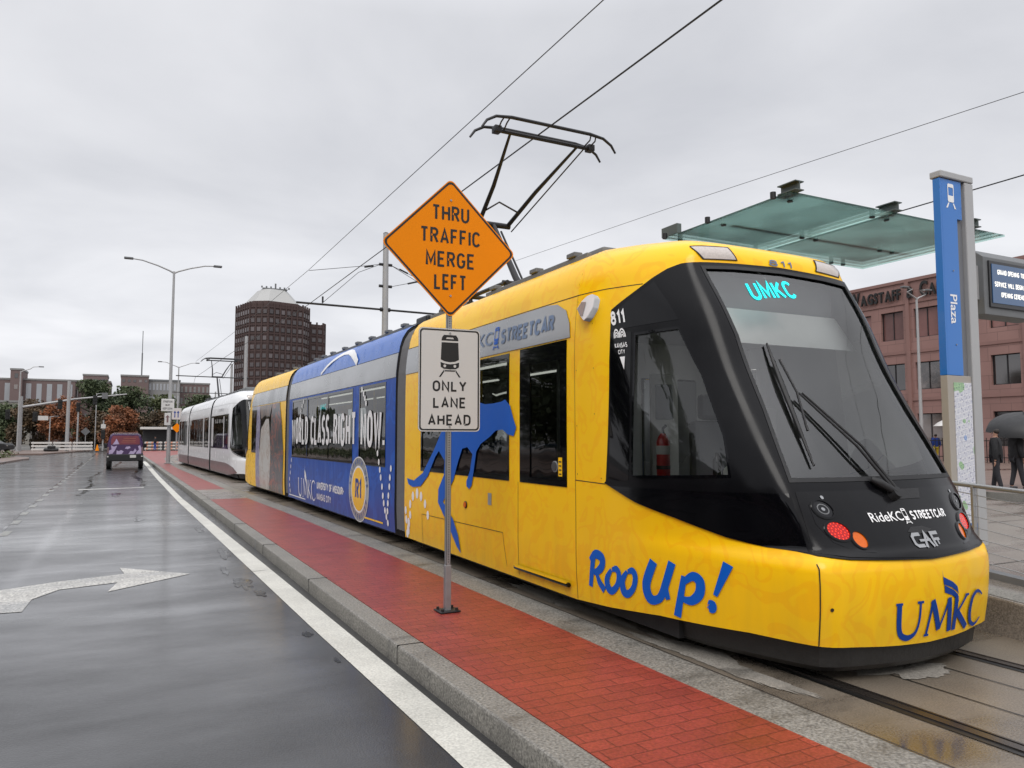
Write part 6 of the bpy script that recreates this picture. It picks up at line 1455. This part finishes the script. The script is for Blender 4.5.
for i,(x,y,h,w,lf,l) in enumerate([
 (-6.0,150,11.4,10.5,D,'largest dark green tree in the middle, rising above the others'),
 (-.6,152,10.6,9.5,D,'dark green tree just right of the largest tree'),
 (5.0,154,9.4,9,G,'mid green tree behind the tall street lamp'),
 (11.5,156,9.6,9.5,D,'dark green tree right of the tall street lamp'),
 (18.5,160,9.8,9,G,'green tree seen just above the white streetcar roof'),
 (26,170,10.6,10,D,'dark tree left of the tall brown tower'),
 (-8.6,124,7.4,6,O,'orange autumn tree behind the slim signal pole'),
 (-4.6,126,5.4,5,B,'low brown tree at the foot of the largest dark tree'),
 (-1.4,118,5.9,5.6,O,'orange red autumn tree directly above the van'),
 (2.8,122,5.6,5.6,B,'rusty brown tree right of the orange red tree'),
 (6.8,125,6.2,6,D,'dark bushy tree behind the orange diamond sign'),
 (11.2,126,6.4,6,G,'low green tree behind the striped barriers'),
 (-12.6,128,7.0,6.4,B,'brown tree left of the orange autumn tree'),
 (-16.8,130,6.8,6.6,D,'dark tree behind the signal arm at the left'),
 (-21.5,130,6.4,7,B,'dull brown tree at the far left behind the parked car'),
 (-27,132,7,7,D,'dark tree at the left edge of the view'),
 (16,128,6,6,D,'dark low tree partly hidden by the white streetcar')]):
    tree(x,y,h,w,lf,l,i+11,n=9000 if h>9 else 6500,ls=.58 if h>8 else .42)
# the other side of the street (seen only in the tram's glass and paint)
for i,(x,y,h,w) in enumerate([(-21,-16,11,9),(-24,-6,13,10),(-20,4,10,8),(-25,14,13,11),(-22,25,11,9),(-30,34,13,11),(-21,46,12,10),(-27,58,14,12),(-23,70,12,10),(-30,84,14,12)]):
    tree(x,y,h,w,G if i%2 else D,['bushy tree across the street, mirrored in the side glass','tall tree across the street behind the camera','round tree across the street, left of the camera','large tree across the street mirrored in the cab','small leafy tree across the street further along','farthest tree across the street before the corner','thick tree across the street left of the lamp','broad dark tree across the street behind the planting bed','rounded tree across the street near the corner','tall tree across the street by the far corner'][i],i+60,n=5000,ls=.6)
block('brick_house','plain brown brick block across the street behind the trees',-62,-38,-22,11,60,'bbrown',(4,2,1,.4,.5),'winglass')
# planting bed at the left kerb
r=random.Random(9); mb=MB()
for i in range(5200):
    a=r.random(); y=52+a*22+r.uniform(-1,1); x=-9.6-r.random()*5; z=.0+.55*r.random()*(1-abs(r.random()-.5)*.5)
    p=Vector((x+ (y-52)*.06,y,z)); u=Vector((r.gauss(0,1),r.gauss(0,1),r.gauss(0,1))).normalized(); v=u.cross(Vector((r.gauss(0,1),0,1))).normalized(); s=.22*r.uniform(.5,1.2)
    mb.add([p-u*s*.5,p+v*s*.3,p+u*s*.5,p-v*s*.3],[(0,1,2,3)])
o=mb.build('shrub_bed','leaf_mid'); tag(o,'low green and brown planting in the kerbed bed at the left edge','planting',kind='stuff')
# ---------------------------------------------------------------- people
def skinmesh(name,pts,edges,rad,m,parent,root=0,sub=2):
    me=bpy.data.meshes.new(name); me.from_pydata([tuple(PM[parent.name].inverted()@Vector(p)) for p in pts],edges,[]); me.materials.append(M[m])
    o=bpy.data.objects.new(name,me); COL.objects.link(o); o.parent=parent; PM[o.name]=PM[parent.name].copy()
    s=o.modifiers.new('skin','SKIN'); s.use_smooth_shade=True
    for i,v in enumerate(me.skin_vertices[0].data):
        v.radius=(rad[i],rad[i]*.85) if not isinstance(rad[i],tuple) else rad[i]; v.use_root=(i==root)
    b=o.modifiers.new('sub','SUBSURF'); b.levels=sub; b.render_levels=sub; return o
M['skin']=mat('skin',(.35,.19,.13),.55,var=.08); M['coatblack']=mat('black cloth',(.012,.012,.014),.85,var=.3,vs=20,bump=.3); M['trousers']=mat('dark trousers',(.02,.02,.025),.85,var=.2); M['shoered']=mat('red shoes',(.35,.03,.05),.5); M['clothblue']=mat('blue cloth',(.02,.06,.3),.8); M['clothyellow']=mat('yellow vest',(.6,.45,.03),.7); M['hair']=mat('dark hair',(.02,.014,.01),.7,bump=.4); M['umb']=mat('umbrella cloth',(.008,.008,.009),.5,var=.3,vs=8); M['shoe']=mat('shoes',(.05,.05,.055),.5)
def person(x,y,z,rz,h,lbl,coat,trous,shoe,arm='down',stride=.12):
    t=thing('person',lbl,'person',(x,y,z),rz); k=h/1.75; Mx=Matrix.Translation((x,y,z))@Matrix.Rotation(rz,4,'Z'); q=lambda a,b,c: Mx@Vector((a*k,b*k,c*k))
    hx={'down':(-.26,.02,.82),'up':(.20,-.30,1.32)}[arm]; el={'down':(-.27,.04,1.10),'up':(.27,-.12,1.12)}[arm]
    ra=[(.20,0,1.43),(el[0] if arm=='up' else .27,el[1],el[2]),(hx[0] if arm=='up' else .26,hx[1],hx[2])]
    P0=[(0,0,.95),(0,0,1.15),(0,0,1.38),(0,0,1.50),(0,.01,1.60),(0,.0,1.70),  # 0-5 pelvis..head top
        (-.20,0,1.43),(-.27,.03,1.12),(-.25,-.05,.86), ra[0],ra[1],ra[2],      # 6-11 arms
        (-.10,0,.90),(-.11,-stride*.4,.50),(-.11,-stride,.08),(-.11,-stride-.12,.04), (.10,0,.90),(.11,stride*.2,.50),(.11,stride,.08),(.11,stride-.12,.04)]
    E=[(0,1),(1,2),(2,3),(3,4),(4,5),(2,6),(6,7),(7,8),(2,9),(9,10),(10,11),(0,12),(12,13),(13,14),(14,15),(0,16),(16,17),(17,18),(18,19)]
    Rr=[.13,.12,.14,.055,.085,.06,.06,.042,.03,.06,.042,.03,.085,.06,.04,.03,.085,.06,.04,.03]
    skinmesh('body',[q(*p) for p in P0],E,[r_*k for r_ in Rr],'skin',t)
    # hands: palm and five fingers
    for hp,dn in ((P0[8],-1),(P0[11],-1 if arm=='down' else 1)):
        pts=[q(*hp)];ed=[];rd=[.028*k]; pts.append(q(hp[0],hp[1],hp[2]+dn*.07)); ed.append((0,1)); rd.append(.034*k)
        for i,(dx,l) in enumerate(((-.03,.065),(-.011,.08),(.010,.075),(.028,.06))):
            n=len(pts); pts+=[q(hp[0]+dx,hp[1]-.01,hp[2]+dn*(.07+l*.5)),q(hp[0]+dx,hp[1]-.03,hp[2]+dn*(.07+l))]; ed+=[(1,n),(n,n+1)]; rd+=[.009*k,.008*k]
        n=len(pts); pts+=[q(hp[0]+.045,hp[1]-.015,hp[2]+dn*.05)]; ed.append((0,n)); rd.append(.010*k)
        skinmesh('hand',pts,ed,rd,'skin',t,sub=1)
    ci=[0,1,2,3,6,7,8,9,10,11]; mp2={a:i for i,a in enumerate(ci)}
    pc=[P0[i] for i in ci]; pc[0]=(0,0,.80); pc[3]=(0,0,1.47)
    pc[6]=tuple(a+(b-a)*.9 for a,b in zip(P0[7],P0[8])); pc[9]=tuple(a+(b-a)*.9 for a,b in zip(P0[10],P0[11]))
    skinmesh('coat',[q(*p) for p in pc],[(0,1),(1,2),(2,3),(2,4),(4,5),(5,6),(2,7),(7,8),(8,9)],[r_*k for r_ in (.25,.21,.20,.08,.10,.078,.062,.10,.078,.062)],coat,t)
    tp_=[P0[i] for i in (0,12,13,14,16,17,18)]; skinmesh('trousers',[q(*p) for p in tp_],[(0,1),(1,2),(2,3),(0,4),(4,5),(5,6)],[r_*k for r_ in (.15,.11,.08,.06,.11,.08,.06)],trous,t)
    for i,j in ((14,15),(18,19)): skinmesh('shoe',[q(P0[i][0],P0[i][1]+.05,.05),q(P0[j][0],P0[j][1],.04),q(P0[j][0],P0[j][1]-.06,.035)],[(0,1),(1,2)],[.055*k,.05*k,.04*k],shoe,t)
    skinmesh('hair',[q(0,.045,1.58),q(0,.035,1.66),q(0,.015,1.725)],[(0,1),(1,2)],[.085*k,.108*k,.085*k],'hair',t)
    fc=MB()
    for s_ in (-1,1): fc.tube([q(s_*.032,-.082,1.625),q(s_*.032,-.090,1.625)],.010*k,8)
    fc.build('eyes','black',t); MB().tube([q(0,-.08,1.63),q(0,-.105,1.59)],[.010*k,.015*k],6).build('nose','skin',t)
    MB().tube([q(-.025,-.083,1.555),q(0,-.088,1.552),q(.025,-.083,1.555)],.006*k,6).build('mouth','maroon',t)
    return t
person(22.5,13.2,.056,R(200),1.80,'person in long black coat and red shoes standing beside the pylon under the umbrella','coatblack','trousers','shoered')
person(23.6,13.25,.056,R(60),1.78,'person in dark clothes and grey shoes holding the black umbrella at the right edge','coatblack','trousers','shoe','up')
person(2.55,98.2,0,R(90),1.7,'person in dark clothes standing at the striped barrier right of the van','coatblack','clothblue','shoe')
person(93.0,61,0,R(150),1.75,'distant person in blue and yellow behind the black fence','clothblue','trousers','shoe') if False else person(47.0,31.4,.06,R(150),1.75,'distant person in blue with a yellow vest seen between streetcar and pylon','clothblue','clothyellow','shoe')
# umbrella held by the second person
ub=thing('umbrella','large open black umbrella held over the people at the right edge','umbrella',(24.1,13.3,1.4))
UM=Matrix.Translation((24.15,13.35,1.35))@Matrix.Rotation(R(-14),4,'Y')@Matrix.Rotation(R(10),4,'X')
mb=MB(); rings=[]; nr=8
for i in range(7):
    t_i=i/6; rr_=1.0*math.sin(t_i*1.35)/math.sin(1.35); z=.98-.50*(t_i**2.0); row_=[]
    for k in range(nr*4):
        a=6.283*k/(nr*4); sc_=1-.06*abs(math.sin(a*nr/2))*t_i; row_.append(UM@Vector((rr_*sc_*math.cos(a),rr_*sc_*math.sin(a),z+.03*abs(math.sin(a*nr/2))*t_i)))
    rings.append(row_)
loft(rings,'canopy','umb',ub,smooth=True)
for k in range(nr):
    a=6.283*k/nr; MB().tube([UM@Vector((math.cos(a)*1.0*math.sin(t_*1.35)/math.sin(1.35),math.sin(a)*1.0*math.sin(t_*1.35)/math.sin(1.35),.972-.50*t_**2)) for t_ in (0,.3,.6,.85,1)],.006,5).build('rib','darksteel',ub)
MB().tube([UM@Vector((0,0,-.05)),UM@Vector((0,0,1.05))],.010,8).build('shaft','darksteel',ub)
# fence, tents and clutter between streetcar and pylon
fn=thing('picket_fence','black metal picket fence in front of the pink building','fence',(46,30,0))
mb=MB()
for z in (.35,1.35): mb.box(45.97,46.03,14,44,z,z+.05)
mb.build('fence_rail','black',fn)
mb=MB()
for k in range(120): mb.box(45.98,46.02,14+k*.25,14.03+k*.25,.06,1.55)
mb.build('picket_panel','black',fn)
te=thing('white_umbrella','white open umbrella seen over the black fence beside the windscreen','umbrella',(46.6,30.4,.06))
rg=[[Vector((46.6+.9*a_*math.cos(6.283*k/16),30.2+.9*a_*math.sin(6.283*k/16),2.75-.45*a_**2)) for k in range(16)] for a_ in (0.02,.35,.7,1)]
loft(rg,'canopy','signwhite',te,smooth=True); MB().tube([(46.6,30.2,.9),(46.6,30.2,2.8)],.02,8).build('shaft','darksteel',te)
# ---------------------------------------------------------------- camera, sky, sun
f_=750.; pitch=math.atan((437-384)/f_); yaw=R(-26.873)
cam=bpy.data.cameras.new('camera'); co=bpy.data.objects.new('camera',cam); COL.objects.link(co)
cam.sensor_fit='HORIZONTAL'; cam.sensor_width=36; cam.lens=f_/1024*36; cam.clip_end=6000; cam.clip_start=.05
co.location=(0,0,1.6); co.rotation_euler=(math.pi/2+pitch,0,yaw); scn.camera=co
w=bpy.data.worlds.new('World'); scn.world=w; w.use_nodes=True; N=w.node_tree.nodes; L=w.node_tree.links
bg=N['Background']
SUN_EL=R(48); SUN_AZ=R(215)   # azimuth from +Y clockwise: behind the camera, to the left
sky=N.new('ShaderNodeTexSky'); sky.sky_type='NISHITA'; sky.sun_disc=False; sky.sun_elevation=SUN_EL; sky.sun_rotation=SUN_AZ; sky.dust_density=4
tc=N.new('ShaderNodeTexCoord'); sx=N.new('ShaderNodeSeparateXYZ'); L.new(tc.outputs['Generated'],sx.inputs[0])
ad=N.new('ShaderNodeMath'); ad.operation='ADD'; ad.inputs[1].default_value=.16; L.new(sx.outputs[2],ad.inputs[0])
ab=N.new('ShaderNodeMath'); ab.operation='MAXIMUM'; ab.inputs[1].default_value=.08; L.new(ad.outputs[0],ab.inputs[0])
cb=N.new('ShaderNodeCombineXYZ')
for i in (0,1):
    dv=N.new('ShaderNodeMath'); dv.operation='DIVIDE'; L.new(sx.outputs[i],dv.inputs[0]); L.new(ab.outputs[0],dv.inputs[1]); L.new(dv.outputs[0],cb.inputs[i])
ns=N.new('ShaderNodeTexNoise'); ns.inputs['Scale'].default_value=1.1; ns.inputs['Detail'].default_value=7; ns.inputs['Roughness'].default_value=.5; ns.inputs['Distortion'].default_value=.3; L.new(cb.outputs[0],ns.inputs['Vector'])
rp=N.new('ShaderNodeValToRGB'); e=rp.color_ramp.elements; e[0].position=.32; e[0].color=(.455,.462,.49,1); e[1].position=.62; e[1].color=(.595,.598,.62,1); L.new(ns.outputs['Fac'],rp.inputs[0])
gr=N.new('ShaderNodeValToRGB'); g=gr.color_ramp.elements; g[0].position=0; g[0].color=(1.12,1.12,1.12,1); g[1].position=1; g[1].color=(2.3,2.3,2.3,1)
for p_,v_ in ((.10,1.16),(.30,1.0),(.50,.98),(.72,1.7)):
    x=gr.color_ramp.elements.new(p_); x.color=(v_,v_,v_*1.0,1)
gr.color_ramp.elements[0].color=(1.05,1.05,1.05,1)
L.new(sx.outputs[2],gr.inputs[0])
mu=N.new('ShaderNodeMix'); mu.data_type='RGBA'; mu.blend_type='MULTIPLY'; mu.inputs[0].default_value=1; mu.clamp_result=False; L.new(rp.outputs[0],mu.inputs[6]); L.new(gr.outputs[0],mu.inputs[7])
sc2=N.new('ShaderNodeMix'); sc2.data_type='RGBA'; sc2.blend_type='MULTIPLY'; sc2.inputs[0].default_value=1; sc2.clamp_result=False; L.new(mu.outputs[2],sc2.inputs[6]); sc2.inputs[7].default_value=(13.9,13.9,13.9,1)
mxs=N.new('ShaderNodeMix'); mxs.data_type='RGBA'; mxs.inputs[0].default_value=.92; mxs.clamp_result=False; L.new(sky.outputs[0],mxs.inputs[6]); L.new(sc2.outputs[2],mxs.inputs[7])
L.new(mxs.outputs[2],bg.inputs[0]); bg.inputs[1].default_value=.105
sl=bpy.data.lights.new('sun','SUN'); sl.energy=1.5; sl.angle=R(35); sl.color=(1,.97,.93); so=bpy.data.objects.new('sun',sl); COL.objects.link(so)
dvec=Vector((math.sin(SUN_AZ)*math.cos(SUN_EL),math.cos(SUN_AZ)*math.cos(SUN_EL),math.sin(SUN_EL)))
so.rotation_euler=dvec.to_track_quat('Z','Y').to_euler()
scn.view_settings.view_transform='Standard'; scn.view_settings.look='None'; scn.view_settings.exposure=0; scn.view_settings.gamma=1
scn.cycles.max_bounces=8; scn.cycles.transparent_max_bounces=24
